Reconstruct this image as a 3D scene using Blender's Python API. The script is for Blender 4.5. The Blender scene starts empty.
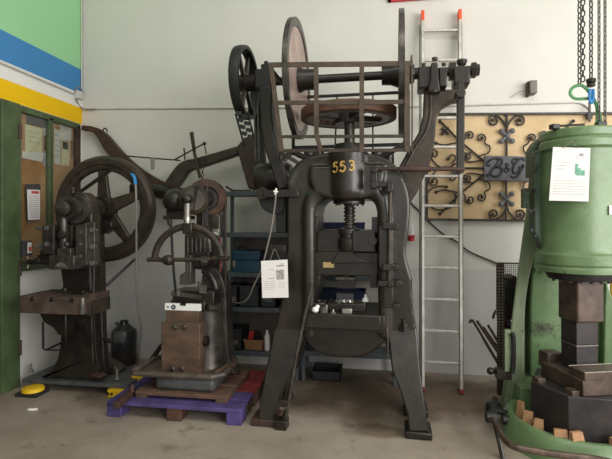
import bpy, bmesh, math, random
from mathutils import Vector, Matrix
random.seed(7)
C = bpy.context.scene.collection
PI = math.pi
# ------------------------------------------------------------------ camera and survey helpers
F_PX, HX, HY, EYE = 470.0, 306.0, 220.0, 1.58
PSI = math.atan(74 / 470.0)
SN, CS = math.sin(PSI), math.cos(PSI)

def ray(px, py):
    lat, up = (px - HX) / F_PX, (HY - py) / F_PX
    return (-SN + lat * CS, CS + lat * SN, up)

def P(px, py, Y):
    d = ray(px, py); t = Y / d[1]
    return Vector((t * d[0], Y, EYE + t * d[2]))

def L(px, py, X):
    d = ray(px, py); t = X / d[0]
    return Vector((X, t * d[1], EYE + t * d[2]))

def G(px, py, z=0.0):
    d = ray(px, py); t = (z - EYE) / d[2]
    return Vector((t * d[0], t * d[1], z))

def MPP(px, Y):
    return Y / ray(px, HY)[1] / F_PX

def proj(v):
    dep = -SN * v.x + CS * v.y; lat = CS * v.x + SN * v.y
    return HX + F_PX * lat / dep, HY - F_PX * (v.z - EYE) / dep

cam = bpy.data.cameras.new('camera'); co = bpy.data.objects.new('camera', cam); C.objects.link(co)
co.location = (0, 0, EYE); co.rotation_euler = (PI / 2, 0, PSI)
cam.sensor_width = 36; cam.lens = 36 * F_PX / 612; cam.shift_y = -9.5 / 612; cam.clip_start = .05
sc = bpy.context.scene; sc.camera = co
vs = sc.view_settings
vs.view_transform = 'Standard'; vs.look = 'None'; vs.gamma = 1; vs.use_curve_mapping = False
vs.exposure = 0.0

# ------------------------------------------------------------------ materials
def lin(c):
    return tuple(((x / 255) / 12.92 if x <= 10 else (((x / 255) + .055) / 1.055) ** 2.4) for x in c) + (1,)

MATS = {}
def mat(name, c1, c2=None, rough=.6, metal=0.0, scale=9.0, bump=0.0, spec=.5, detail=5, chip=None, chip_amt=.62, bscale=None, stretch=None):
    m = bpy.data.materials.new(name); m.use_nodes = True
    nt = m.node_tree; b = nt.nodes['Principled BSDF']
    b.inputs['Roughness'].default_value = rough; b.inputs['Metallic'].default_value = metal
    b.inputs['Specular IOR Level'].default_value = spec
    c1 = lin(c1); c2 = lin(c2) if c2 else tuple(x * .72 for x in c1[:3]) + (1,)
    tc = nt.nodes.new('ShaderNodeTexCoord'); src = tc.outputs['Object']
    if stretch:
        mp = nt.nodes.new('ShaderNodeMapping'); mp.inputs['Scale'].default_value = stretch
        nt.links.new(src, mp.inputs['Vector']); src = mp.outputs['Vector']
    n = nt.nodes.new('ShaderNodeTexNoise'); n.inputs['Scale'].default_value = scale
    n.inputs['Detail'].default_value = detail; n.inputs['Roughness'].default_value = .65
    nt.links.new(src, n.inputs['Vector'])
    r = nt.nodes.new('ShaderNodeValToRGB'); r.color_ramp.elements[0].position = .35; r.color_ramp.elements[1].position = .68
    r.color_ramp.elements[0].color = c2; r.color_ramp.elements[1].color = c1
    nt.links.new(n.outputs['Fac'], r.inputs['Fac'])
    out = r.outputs['Color']
    if chip:
        n2 = nt.nodes.new('ShaderNodeTexNoise'); n2.inputs['Scale'].default_value = scale * 3.1
        n2.inputs['Detail'].default_value = 8; nt.links.new(src, n2.inputs['Vector'])
        r2 = nt.nodes.new('ShaderNodeValToRGB'); r2.color_ramp.elements[0].position = chip_amt
        r2.color_ramp.elements[1].position = chip_amt + .05
        nt.links.new(n2.outputs['Fac'], r2.inputs['Fac'])
        mx = nt.nodes.new('ShaderNodeMixRGB'); mx.inputs['Color2'].default_value = lin(chip)
        nt.links.new(r2.outputs['Color'], mx.inputs['Fac']); nt.links.new(out, mx.inputs['Color1']); out = mx.outputs['Color']
    nt.links.new(out, b.inputs['Base Color'])
    if bump:
        nb = nt.nodes.new('ShaderNodeTexNoise'); nb.inputs['Scale'].default_value = bscale or scale * 6
        nb.inputs['Detail'].default_value = 4; nt.links.new(tc.outputs['Object'], nb.inputs['Vector'])
        bp = nt.nodes.new('ShaderNodeBump'); bp.inputs['Strength'].default_value = bump; bp.inputs['Distance'].default_value = .01
        nt.links.new(nb.outputs['Fac'], bp.inputs['Height']); nt.links.new(bp.outputs['Normal'], b.inputs['Normal'])
    MATS[name] = m
    return m

def banded(name, bands, rough=.8, noise=.05, bump=.05):
    """flat paint bands by height: [(z_from, colour), ...]"""
    m = bpy.data.materials.new(name); m.use_nodes = True
    nt = m.node_tree; b = nt.nodes['Principled BSDF']; b.inputs['Roughness'].default_value = rough
    b.inputs['Specular IOR Level'].default_value = .3
    g = nt.nodes.new('ShaderNodeNewGeometry'); sx = nt.nodes.new('ShaderNodeSeparateXYZ')
    nt.links.new(g.outputs['Position'], sx.inputs[0])
    d = nt.nodes.new('ShaderNodeMath'); d.operation = 'DIVIDE'; d.inputs[1].default_value = 6.0
    nt.links.new(sx.outputs['Z'], d.inputs[0])
    r = nt.nodes.new('ShaderNodeValToRGB'); r.color_ramp.interpolation = 'CONSTANT'
    el = r.color_ramp.elements
    while len(el) > 1: el.remove(el[-1])
    el[0].position = 0; el[0].color = lin(bands[0][1])
    for z, c in bands[1:]:
        e = el.new(z / 6.0); e.color = lin(c)
    nt.links.new(d.outputs[0], r.inputs['Fac'])
    n = nt.nodes.new('ShaderNodeTexNoise'); n.inputs['Scale'].default_value = 1.6; n.inputs['Detail'].default_value = 7
    n.inputs['Roughness'].default_value = .6
    nt.links.new(g.outputs['Position'], n.inputs['Vector'])
    r2 = nt.nodes.new('ShaderNodeValToRGB'); r2.color_ramp.elements[0].position = .3; r2.color_ramp.elements[1].position = .7
    lo = 1 - noise * 2
    r2.color_ramp.elements[0].color = (lo, lo, lo * .985, 1); r2.color_ramp.elements[1].color = (1, 1, 1, 1)
    nt.links.new(n.outputs['Fac'], r2.inputs['Fac'])
    mx = nt.nodes.new('ShaderNodeMixRGB'); mx.blend_type = 'MULTIPLY'; mx.inputs['Fac'].default_value = 1
    nt.links.new(r.outputs['Color'], mx.inputs['Color1']); nt.links.new(r2.outputs['Color'], mx.inputs['Color2'])
    nt.links.new(mx.outputs['Color'], b.inputs['Base Color'])
    nb = nt.nodes.new('ShaderNodeTexNoise'); nb.inputs['Scale'].default_value = 30
    nt.links.new(g.outputs['Position'], nb.inputs['Vector'])
    bp = nt.nodes.new('ShaderNodeBump'); bp.inputs['Strength'].default_value = bump; bp.inputs['Distance'].default_value = .02
    nt.links.new(nb.outputs['Fac'], bp.inputs['Height']); nt.links.new(bp.outputs['Normal'], b.inputs['Normal'])
    MATS[name] = m
    return m

mat('iron', (45, 38, 31), (26, 23, 19), rough=.36, metal=.1, scale=7, bump=.12, spec=.5)
mat('iron_olive', (49, 43, 33), (29, 26, 20), rough=.3, metal=.08, scale=6, bump=.15, spec=.6)
mat('iron_grey', (88, 82, 75), (46, 43, 39), rough=.34, metal=.4, scale=8, bump=.12)
mat('iron_warm', (72, 61, 50), (42, 36, 30), rough=.45, metal=.25, scale=8, bump=.12)
mat('rust', (92, 64, 48), (54, 39, 31), rough=.7, metal=.1, scale=8, bump=.15)
mat('rust_dark', (76, 54, 44), (48, 35, 30), rough=.6, metal=.1, scale=9, bump=.15)
mat('cage_brown', (84, 69, 53), (54, 44, 34), rough=.55, metal=.1, scale=10, bump=.05)
mat('leather', (112, 80, 60), (70, 50, 40), rough=.65, scale=12, bump=.1, stretch=(1, 1, 4))
mat('disc_face', (206, 184, 172), (168, 144, 134), rough=.38, metal=.35, scale=5)
mat('steel', (176, 172, 164), (128, 124, 118), rough=.32, metal=.75, scale=14)
mat('sow_steel', (104, 87, 77), (64, 54, 48), rough=.42, metal=.3, scale=7, bump=.1)
mat('steel_brown', (114, 96, 84), (66, 55, 48), rough=.42, metal=.45, scale=5, bump=.1, stretch=(3, 3, .6))
mat('steel_dark', (66, 61, 60), (44, 41, 41), rough=.45, metal=.35, scale=6, bump=.08)
mat('alu', (196, 194, 186), (164, 162, 152), rough=.38, metal=.45, scale=12)
mat('black', (30, 29, 28), (20, 20, 19), rough=.5, scale=8)
mat('rubber', (38, 37, 36), rough=.7)
mat('green', (110, 134, 94), (86, 110, 74), rough=.34, scale=4, bump=.18, spec=.5, chip=(52, 60, 46), chip_amt=.67, bscale=26)
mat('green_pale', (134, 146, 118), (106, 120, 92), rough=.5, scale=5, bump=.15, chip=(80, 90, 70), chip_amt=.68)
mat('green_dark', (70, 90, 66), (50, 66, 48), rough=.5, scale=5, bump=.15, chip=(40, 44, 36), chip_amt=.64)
mat('green_post', (82, 98, 64), (60, 76, 48), rough=.5, scale=5, bump=.05, chip=(150, 150, 120), chip_amt=.74)
mat('tan', (212, 188, 148), (190, 163, 122), rough=.75, scale=2.4, bump=.04, stretch=(1, 1, 2))
mat('wrought', (70, 64, 60), (46, 42, 40), rough=.5, metal=.3, scale=14)
mat('plaque', (106, 106, 110), (80, 80, 85), rough=.55, metal=.2, scale=12, bump=.15)
mat('letter', (44, 43, 46), rough=.5)
mat('gold', (204, 170, 96), (176, 142, 74), rough=.5, scale=30)
mat('brass', (198, 176, 120), (160, 138, 88), rough=.4, metal=.3, scale=20)
mat('orange', (236, 92, 44), rough=.5)
mat('red', (196, 40, 40), (170, 34, 36), rough=.5)
mat('red_wood', (138, 48, 50), (104, 36, 40), rough=.7, scale=6, bump=.1)
mat('purple', (86, 72, 128), (62, 52, 98), rough=.7, scale=7, bump=.12, chip=(140, 124, 180), chip_amt=.72)
mat('table_brown', (98, 82, 72), (64, 53, 46), rough=.5, metal=.15, scale=8, bump=.1)
mat('tray_iron', (106, 94, 83), (70, 61, 53), rough=.5, metal=.2, scale=8, bump=.12)
mat('wood_brown', (112, 84, 66), (76, 57, 45), rough=.75, scale=6, bump=.15, stretch=(1, 4, 4))
mat('wood_block', (102, 79, 62), (62, 48, 39), rough=.6, scale=4, bump=.15, stretch=(1, 1, 2))
mat('wedge', (176, 134, 96), (134, 98, 68), rough=.75, scale=18, bump=.15, stretch=(1, 1, 3))
mat('board', (198, 148, 98), (172, 124, 80), rough=.6, scale=3, stretch=(1, 1, .4))
mat('paper', (226, 221, 219), (216, 211, 209), rough=.85, scale=4)
mat('paper_old', (222, 216, 178), (206, 198, 160), rough=.85, scale=8)
mat('ink', (190, 190, 192), rough=.9)
mat('ink_dark', (140, 140, 144), rough=.9)
mat('ink_green', (130, 184, 160), (100, 150, 130), rough=.9, scale=60)
mat('ink_photo', (190, 186, 180), (120, 112, 104), rough=.9, scale=70)
mat('ink_red', (200, 84, 88), rough=.9)
mat('photo_dark', (74, 74, 76), (52, 52, 54), rough=.6, scale=12)
mat('photo_brown', (132, 98, 72), (96, 70, 52), rough=.6, scale=12)
mat('white', (236, 236, 232), (226, 226, 222), rough=.5)
mat('conduit', (206, 205, 198), (190, 189, 182), rough=.5)
mat('conduit_grey', (150, 148, 140), (122, 120, 112), rough=.5, metal=.2)
mat('yellow', (240, 200, 30), (214, 170, 20), rough=.5, scale=10)
mat('yellow_pole', (206, 176, 60), (180, 150, 44), rough=.5)
mat('shelf_blue', (96, 104, 108), (72, 80, 84), rough=.5, metal=.15, scale=8)
mat('toolbox_blue', (44, 84, 106), (30, 62, 82), rough=.42, scale=8)
mat('blue', (52, 92, 190), (40, 72, 160), rough=.5)
mat('sky_blue', (64, 150, 214), (50, 124, 190), rough=.5)
mat('crate', (52, 54, 56), (38, 40, 42), rough=.6)
mat('bin_navy', (38, 50, 92), (28, 38, 70), rough=.5)
mat('cardboard', (156, 118, 80), (130, 96, 64), rough=.8, scale=6)
mat('plate_grey', (92, 94, 94), (66, 68, 70), rough=.5, metal=.2, scale=6)
mat('sling_green', (84, 140, 92), (62, 112, 72), rough=.8, scale=40)
mat('cord', (126, 120, 112), rough=.8)
mat('copper', (120, 62, 48), (90, 44, 36), rough=.5)
mat('jug', (52, 50, 50), (36, 35, 36), rough=.3)
mat('jug_label', (96, 94, 90), (74, 74, 76), rough=.6)
mat('pale_board', (176, 170, 158), (156, 150, 138), rough=.7, scale=4)
mat('grey_box', (122, 114, 104), (96, 90, 82), rough=.6)

def scuffed(base, name, c, rx, rz):
    # scratched bare patch on painted iron, with its own ragged outline
    m = MATS[base].copy(); m.name = name; nt = m.node_tree; b = nt.nodes['Principled BSDF']
    src = b.inputs['Base Color'].links[0].from_socket
    g = nt.nodes.new('ShaderNodeNewGeometry'); mp = nt.nodes.new('ShaderNodeMapping'); mp.vector_type = 'TEXTURE'
    mp.inputs['Location'].default_value = c; mp.inputs['Scale'].default_value = (rx, 5, rz)
    nt.links.new(g.outputs['Position'], mp.inputs['Vector'])
    ln = nt.nodes.new('ShaderNodeVectorMath'); ln.operation = 'LENGTH'; nt.links.new(mp.outputs[0], ln.inputs[0])
    nz = nt.nodes.new('ShaderNodeTexNoise'); nz.inputs['Scale'].default_value = 38; nz.inputs['Detail'].default_value = 8
    nt.links.new(g.outputs['Position'], nz.inputs['Vector'])
    ma = nt.nodes.new('ShaderNodeMath'); ma.operation = 'MULTIPLY_ADD'; ma.inputs[1].default_value = 2.6; nt.links.new(nz.outputs['Fac'], ma.inputs[0])
    nt.links.new(ln.outputs['Value'], ma.inputs[2])
    r_ = nt.nodes.new('ShaderNodeValToRGB'); r_.color_ramp.elements[0].position = .0; r_.color_ramp.elements[1].position = 1.0
    sb = nt.nodes.new('ShaderNodeMath'); sb.operation = 'SUBTRACT'; sb.inputs[1].default_value = 1.35; nt.links.new(ma.outputs[0], sb.inputs[0])
    r_.color_ramp.elements[0].color = (1, 1, 1, 1); r_.color_ramp.elements[1].color = (0, 0, 0, 1)
    nt.links.new(sb.outputs[0], r_.inputs['Fac'])
    mx = nt.nodes.new('ShaderNodeMixRGB'); mx.inputs[2].default_value = lin((62, 64, 52)); nt.links.new(r_.outputs['Color'], mx.inputs[0])
    nt.links.new(src, mx.inputs[1]); nt.links.new(mx.outputs[0], b.inputs['Base Color']); MATS[name] = m
scuffed('green', 'green_scuffed', P(541, 329, 4.1), .17, .07)

def glass():
    m = bpy.data.materials.new('window_glass'); m.use_nodes = True
    nt = m.node_tree; nt.nodes.clear()
    o = nt.nodes.new('ShaderNodeOutputMaterial'); mx = nt.nodes.new('ShaderNodeMixShader')
    t = nt.nodes.new('ShaderNodeBsdfTransparent'); t.inputs['Color'].default_value = (.93, .95, .93, 1)
    g = nt.nodes.new('ShaderNodeBsdfGlossy'); g.inputs['Roughness'].default_value = .03
    f = nt.nodes.new('ShaderNodeValue'); f.outputs[0].default_value = .10
    nt.links.new(f.outputs[0], mx.inputs[0]); nt.links.new(t.outputs[0], mx.inputs[1]); nt.links.new(g.outputs[0], mx.inputs[2])
    nt.links.new(mx.outputs[0], o.inputs['Surface']); MATS['glass'] = m
glass()

def floor_mat():
    m = bpy.data.materials.new('concrete_floor'); m.use_nodes = True
    nt = m.node_tree; b = nt.nodes['Principled BSDF']; b.inputs['Roughness'].default_value = .62
    b.inputs['Specular IOR Level'].default_value = .35
    g = nt.nodes.new('ShaderNodeNewGeometry')
    def noise(s, d, lo, hi, c0, c1):
        n = nt.nodes.new('ShaderNodeTexNoise'); n.inputs['Scale'].default_value = s; n.inputs['Detail'].default_value = d
        n.inputs['Roughness'].default_value = .65
        nt.links.new(g.outputs['Position'], n.inputs['Vector'])
        r = nt.nodes.new('ShaderNodeValToRGB'); r.color_ramp.elements[0].position = lo; r.color_ramp.elements[1].position = hi
        r.color_ramp.elements[0].color = c0; r.color_ramp.elements[1].color = c1
        nt.links.new(n.outputs['Fac'], r.inputs['Fac']); return r.outputs['Color']
    a = noise(1.1, 8, .3, .7, lin((128, 116, 102)), lin((168, 157, 143)))
    s = noise(3.2, 6, .30, .42, (.50, .45, .40, 1), (1, 1, 1, 1))
    sp = noise(26, 3, .24, .34, (.6, .55, .5, 1), (1, 1, 1, 1))
    x1 = nt.nodes.new('ShaderNodeMixRGB'); x1.blend_type = 'MULTIPLY'; x1.inputs[0].default_value = 1
    nt.links.new(a, x1.inputs[1]); nt.links.new(s, x1.inputs[2])
    x2 = nt.nodes.new('ShaderNodeMixRGB'); x2.blend_type = 'MULTIPLY'; x2.inputs[0].default_value = .8
    nt.links.new(x1.outputs[0], x2.inputs[1]); nt.links.new(sp, x2.inputs[2])
    # brown oil stains, with the shade under machines and by the wall painted in
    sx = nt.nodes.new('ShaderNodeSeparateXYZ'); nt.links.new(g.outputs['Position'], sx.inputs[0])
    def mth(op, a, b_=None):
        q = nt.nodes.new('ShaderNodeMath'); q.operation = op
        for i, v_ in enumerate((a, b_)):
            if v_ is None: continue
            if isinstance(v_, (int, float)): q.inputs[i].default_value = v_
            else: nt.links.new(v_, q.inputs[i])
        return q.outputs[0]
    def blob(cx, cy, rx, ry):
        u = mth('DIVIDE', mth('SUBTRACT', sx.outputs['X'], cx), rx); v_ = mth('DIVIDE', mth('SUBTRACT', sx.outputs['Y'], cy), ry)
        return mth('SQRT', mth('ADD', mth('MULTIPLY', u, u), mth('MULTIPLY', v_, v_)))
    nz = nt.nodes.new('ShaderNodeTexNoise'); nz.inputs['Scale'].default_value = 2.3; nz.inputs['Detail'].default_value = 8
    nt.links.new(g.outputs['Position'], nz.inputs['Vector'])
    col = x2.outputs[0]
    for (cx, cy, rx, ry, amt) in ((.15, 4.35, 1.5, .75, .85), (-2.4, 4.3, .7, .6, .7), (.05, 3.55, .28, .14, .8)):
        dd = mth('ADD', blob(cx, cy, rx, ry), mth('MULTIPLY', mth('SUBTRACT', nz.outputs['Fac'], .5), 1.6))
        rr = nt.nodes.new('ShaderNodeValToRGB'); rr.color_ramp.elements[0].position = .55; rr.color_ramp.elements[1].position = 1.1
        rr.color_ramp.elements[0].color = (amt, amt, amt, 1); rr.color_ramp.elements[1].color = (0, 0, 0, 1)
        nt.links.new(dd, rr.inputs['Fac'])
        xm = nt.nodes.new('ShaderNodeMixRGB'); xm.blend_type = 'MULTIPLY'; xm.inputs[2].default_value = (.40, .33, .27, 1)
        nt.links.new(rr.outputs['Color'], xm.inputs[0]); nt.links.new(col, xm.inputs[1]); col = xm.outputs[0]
    nt.links.new(col, b.inputs['Base Color'])
    nb = nt.nodes.new('ShaderNodeTexNoise'); nb.inputs['Scale'].default_value = 40; nb.inputs['Detail'].default_value = 5
    nt.links.new(g.outputs['Position'], nb.inputs['Vector'])
    bp = nt.nodes.new('ShaderNodeBump'); bp.inputs['Strength'].default_value = .12; bp.inputs['Distance'].default_value = .01
    nt.links.new(nb.outputs['Fac'], bp.inputs['Height']); nt.links.new(bp.outputs['Normal'], b.inputs['Normal'])
    MATS['floor'] = m
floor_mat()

# ------------------------------------------------------------------ mesh builder
def cr(pts, n=5, closed=False):
    """Catmull-Rom through points of any dimension"""
    pts = [Vector(p) for p in pts]; out = []
    N = len(pts); rng = N if closed else N - 1
    for i in range(rng):
        p0 = pts[(i - 1) % N] if closed or i > 0 else pts[0]
        p1, p2 = pts[i], pts[(i + 1) % N]
        p3 = pts[(i + 2) % N] if closed or i + 2 < N else pts[-1]
        for k in range(n):
            t = k / n
            out.append(.5 * ((2 * p1) + (p2 - p0) * t + (2 * p0 - 5 * p1 + 4 * p2 - p3) * t * t + (3 * p1 - p0 - 3 * p2 + p3) * t ** 3))
    if not closed: out.append(pts[-1])
    return out

AX = {'X': Vector((1, 0, 0)), 'Y': Vector((0, 1, 0)), 'Z': Vector((0, 0, 1))}
class MB:
    def __init__(s): s.bm = bmesh.new(); s.mi = 0
    def f(s, vs):
        try:
            f = s.bm.faces.new(vs); f.material_index = s.mi; return f
        except ValueError: return None
    def v(s, p): return s.bm.verts.new(p)
    def hull8(s, a):
        v = [s.v(p) for p in a]
        for q in ((0, 3, 2, 1), (4, 5, 6, 7), (0, 1, 5, 4), (1, 2, 6, 5), (2, 3, 7, 6), (3, 0, 4, 7)): s.f([v[i] for i in q])
        return s
    def box(s, x0, x1, y0, y1, z0, z1):
        return s.hull8([(x0, y0, z0), (x1, y0, z0), (x1, y1, z0), (x0, y1, z0), (x0, y0, z1), (x1, y0, z1), (x1, y1, z1), (x0, y1, z1)])
    def obox(s, c, size, rz=0, rx=0, ry=0):
        R = Matrix.Rotation(rz, 3, 'Z') @ Matrix.Rotation(ry, 3, 'Y') @ Matrix.Rotation(rx, 3, 'X')
        c = Vector(c); hx, hy, hz = [d / 2 for d in size]
        return s.hull8([c + R @ Vector(q) for q in ((-hx, -hy, -hz), (hx, -hy, -hz), (hx, hy, -hz), (-hx, hy, -hz), (-hx, -hy, hz), (hx, -hy, hz), (hx, hy, hz), (-hx, hy, hz))])
    def pb(s, px0, px1, py0, py1, Y0, Y1, z0=None):
        m = (px0 + px1) / 2
        x0, x1 = P(px0, py0, Y0).x, P(px1, py0, Y0).x
        zt, zb = P(m, py0, Y0).z, P(m, py1, Y0).z
        return s.box(x0, x1, Y0, Y1, zb if z0 is None else z0, zt)
    def bar(s, p0, p1, w, h, up=(0, 0, 1), w1=None, h1=None):
        p0, p1 = Vector(p0), Vector(p1); d = (p1 - p0).normalized(); u = Vector(up)
        if abs(d.dot(u)) > .98: u = Vector((0, 1, 0))
        r = d.cross(u).normalized(); u = r.cross(d)
        w1 = w if w1 is None else w1; h1 = h if h1 is None else h1
        a = [p0 - r * w / 2 - u * h / 2, p0 + r * w / 2 - u * h / 2, p0 + r * w / 2 + u * h / 2, p0 - r * w / 2 + u * h / 2]
        b = [p1 - r * w1 / 2 - u * h1 / 2, p1 + r * w1 / 2 - u * h1 / 2, p1 + r * w1 / 2 + u * h1 / 2, p1 - r * w1 / 2 + u * h1 / 2]
        return s.hull8(a + b)
    def cyl(s, p0, p1, r0, r1=None, seg=20):
        p0, p1 = Vector(p0), Vector(p1)
        return s.lathe(p0, p1 - p0, [(r0, 0), (r0 if r1 is None else r1, (p1 - p0).length)], seg)
    def lathe(s, c, axis, prof, seg=32, closed=False, a0=0.0):
        c = Vector(c); ax = (AX[axis] if isinstance(axis, str) else Vector(axis)).normalized()
        u = ax.cross(Vector((0, 0, 1)) if abs(ax.z) < .9 else Vector((1, 0, 0))).normalized(); w = ax.cross(u)
        rings = []
        for r, h in prof:
            if r < 1e-6: rings.append([s.v(c + ax * h)])
            else: rings.append([s.v(c + ax * h + (u * math.cos(a0 + 2 * PI * i / seg) + w * math.sin(a0 + 2 * PI * i / seg)) * r) for i in range(seg)])
        n = len(rings)
        for i in range(n if closed else n - 1):
            A, B = rings[i], rings[(i + 1) % n]
            for k in range(seg):
                k2 = (k + 1) % seg
                if len(A) == 1 and len(B) == 1: continue
                if len(A) == 1: s.f([A[0], B[k], B[k2]])
                elif len(B) == 1: s.f([A[k], B[0], A[k2]])
                else: s.f([A[k], B[k], B[k2], A[k2]])
        if not closed:
            for A in (rings[0], rings[-1]):
                if len(A) > 1: s.f(A)
        return s
    def tube(s, pts, r, seg=8, closed=False, flat=1.0, r1=None):
        pts = [Vector(p) for p in pts]; N = len(pts); rings = []
        d0 = (pts[1] - pts[0]).normalized()
        u = d0.cross(Vector((0, 1, 0)))
        if u.length < .05: u = d0.cross(Vector((1, 0, 0)))
        u.normalize()
        for i, p in enumerate(pts):
            if closed: d = pts[(i + 1) % N] - pts[i - 1]
            else: d = pts[min(i + 1, N - 1)] - pts[max(i - 1, 0)]
            if d.length < 1e-9: d = d0
            d.normalize()
            u = (u - d * u.dot(d)).normalized(); w = d.cross(u)
            rr = r if r1 is None else r + (r1 - r) * i / (N - 1)
            rings.append([s.v(p + (u * math.cos(2 * PI * k / seg) + w * flat * math.sin(2 * PI * k / seg)) * rr) for k in range(seg)])
        for i in range(N if closed else N - 1):
            A, B = rings[i], rings[(i + 1) % N]
            for k in range(seg): s.f([A[k], A[(k + 1) % seg], B[(k + 1) % seg], B[k]])
        if not closed: s.f(rings[0]); s.f(rings[-1])
        return s
    def prism(s, poly, d):
        d = Vector(d); a = [s.v(p) for p in poly]; b = [s.v(Vector(p) + d) for p in poly]
        s.f(a); s.f(b[::-1]); n = len(a)
        for i in range(n): s.f([a[i], b[i], b[(i + 1) % n], a[(i + 1) % n]])
        return s
    def pp(s, poly, Y0, Y1, zmin=None):
        pts = [P(q[0], q[1], Y0) for q in poly]
        if zmin is not None:
            for p in pts: p.z = max(p.z, zmin)
        return s.prism(pts, (0, Y1 - Y0, 0))
    def sph(s, c, r, seg=16, sz=(1, 1, 1)):
        mt = Matrix.Translation(Vector(c)) @ Matrix.Diagonal((sz[0], sz[1], sz[2], 1))
        g = bmesh.ops.create_uvsphere(s.bm, u_segments=seg, v_segments=max(6, seg // 2), radius=r, matrix=mt)
        for v in g['verts']:
            for f in v.link_faces: f.material_index = s.mi
        return s
    def quad(s, a, b, c, d): s.f([s.v(p) for p in (a, b, c, d)]); return s
    def bolt(s, c, axis, r, h=None): # hex-ish bolt head
        return s.lathe(c, axis, [(r, 0), (r, h or r)], 6)
    def build(s, name, m, parent=None, bevel=0.0, ang=.6, seg=2):
        bm = s.bm
        bmesh.ops.recalc_face_normals(bm, faces=bm.faces)
        for f in bm.faces: f.smooth = True
        for e in bm.edges:
            if len(e.link_faces) == 2 and e.calc_face_angle(0) > ang: e.smooth = False
        if parent is not None: base = WL[parent.name]
        else:
            xs = [v.co for v in bm.verts]
            base = Vector(((min(p.x for p in xs) + max(p.x for p in xs)) / 2, (min(p.y for p in xs) + max(p.y for p in xs)) / 2, min(p.z for p in xs)))
        for v in bm.verts: v.co -= base
        me = bpy.data.meshes.new(name); bm.to_mesh(me); bm.free()
        for x in (m if isinstance(m, (list, tuple)) else [m]): me.materials.append(MATS[x])
        o = bpy.data.objects.new(name, me); C.objects.link(o)
        if parent is None: o.location = base
        else: o.parent = parent
        WL[o.name] = base
        if bevel:
            b = o.modifiers.new('bevel', 'BEVEL'); b.width = bevel; b.segments = seg; b.limit_method = 'ANGLE'; b.angle_limit = .7
        return o
WL = {}
def each(b, name, m, parent, bevel=0.0, gap=.003):
    """one object for every separate piece collected in b (touching shells stay together)"""
    bm = b.bm; bm.verts.index_update(); bm.verts.ensure_lookup_table()
    seen = {}; isl = []
    for v in bm.verts:
        if v in seen: continue
        st = [v]; seen[v] = len(isl); cur = []
        while st:
            q = st.pop(); cur.append(q)
            for e in q.link_edges:
                w_ = e.other_vert(q)
                if w_ not in seen: seen[w_] = len(isl); st.append(w_)
        isl.append(cur)
    bb = [([min(v.co[k] for v in c) - gap for k in range(3)], [max(v.co[k] for v in c) + gap for k in range(3)]) for c in isl]
    par = list(range(len(isl)))
    def fnd(i):
        while par[i] != i: i = par[i]
        return i
    for i in range(len(isl)):
        for j in range(i):
            if all(bb[i][0][k] <= bb[j][1][k] and bb[j][0][k] <= bb[i][1][k] for k in range(3)): par[fnd(i)] = fnd(j)
    out = []
    for g_ in sorted({fnd(i) for i in range(len(isl))}):
        nb = MB(); mp_ = {}
        for i in range(len(isl)):
            if fnd(i) == g_:
                for v in isl[i]: mp_[v] = nb.bm.verts.new(v.co)
        for f in bm.faces:
            if f.verts[0] in mp_:
                nf = nb.bm.faces.new([mp_[v] for v in f.verts]); nf.material_index = f.material_index
        out.append(nb.build(name, m, parent, bevel))
    bm.free()
    return out
def thing(name, label, cat, loc=(0, 0, 0), group=None):
    o = bpy.data.objects.new(name, None); C.objects.link(o); o.location = loc; o.empty_display_size = .1
    WL[o.name] = Vector(loc); o['label'] = label; o['category'] = cat
    if group: o['group'] = group
    return o
def tag(o, label, cat, group=None):
    o['label'] = label; o['category'] = cat
    if group: o['group'] = group
    return o
def struct(o): o['kind'] = 'structure'; return o
def copy_tree(o, parent=None, off=None):
    c = o.copy(); C.objects.link(c); WL[c.name] = Vector(WL[o.name])
    if parent is not None: c.parent = parent
    if off is not None: c.location = Vector(o.location) + Vector(off)
    for ch in o.children: copy_tree(ch, c)
    return c

# ------------------------------------------------------------------ room
WY = 5.009                                 # back wall
WX = P(82, 200, WY).x                      # left wall
def zl(px, py): return L(px, py, WX).z
zc = [(zl(0, a) + zl(80, b)) / 2 for a, b in ((100, 123), (82.5, 107.5), (61.7, 94.5), (32, 67.5))]
PAINT = 1.06
banded('wall_back_paint', [(0, (197, 196, 192)), (PAINT, (208, 206, 199))], noise=.035)
banded('wall_left_paint', [(0, (214, 213, 208)), (zc[0], (236, 190, 8)), (zc[1], (226, 225, 220)), (zc[2], (66, 130, 184)), (zc[3], (150, 204, 154))], noise=.02)
banded('wall_plain', [(0, (220, 218, 212))], noise=.02)
banded('ceiling_paint', [(0, (214, 212, 206))], noise=.02)
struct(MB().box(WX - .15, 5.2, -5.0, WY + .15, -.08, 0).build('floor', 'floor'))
struct(MB().box(WX - .15, 5.2, WY, WY + .15, 0, 5.4).build('wall_back', 'wall_back_paint'))
# left wall with the glazed opening
wy0, wy1 = L(20, 200, WX).y, L(81, 200, WX).y - .02
wz0, wz1 = 1.10, zc[0] - .03
b = MB()
b.box(WX - .15, WX, -5.0, wy0, 0, 5.4).box(WX - .15, WX, wy0, wy1, 0, wz0).box(WX - .15, WX, wy0, wy1, wz1, 5.4).box(WX - .15, WX, wy1, WY, 0, 5.4)
struct(b.build('wall_left', 'wall_left_paint'))

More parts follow.
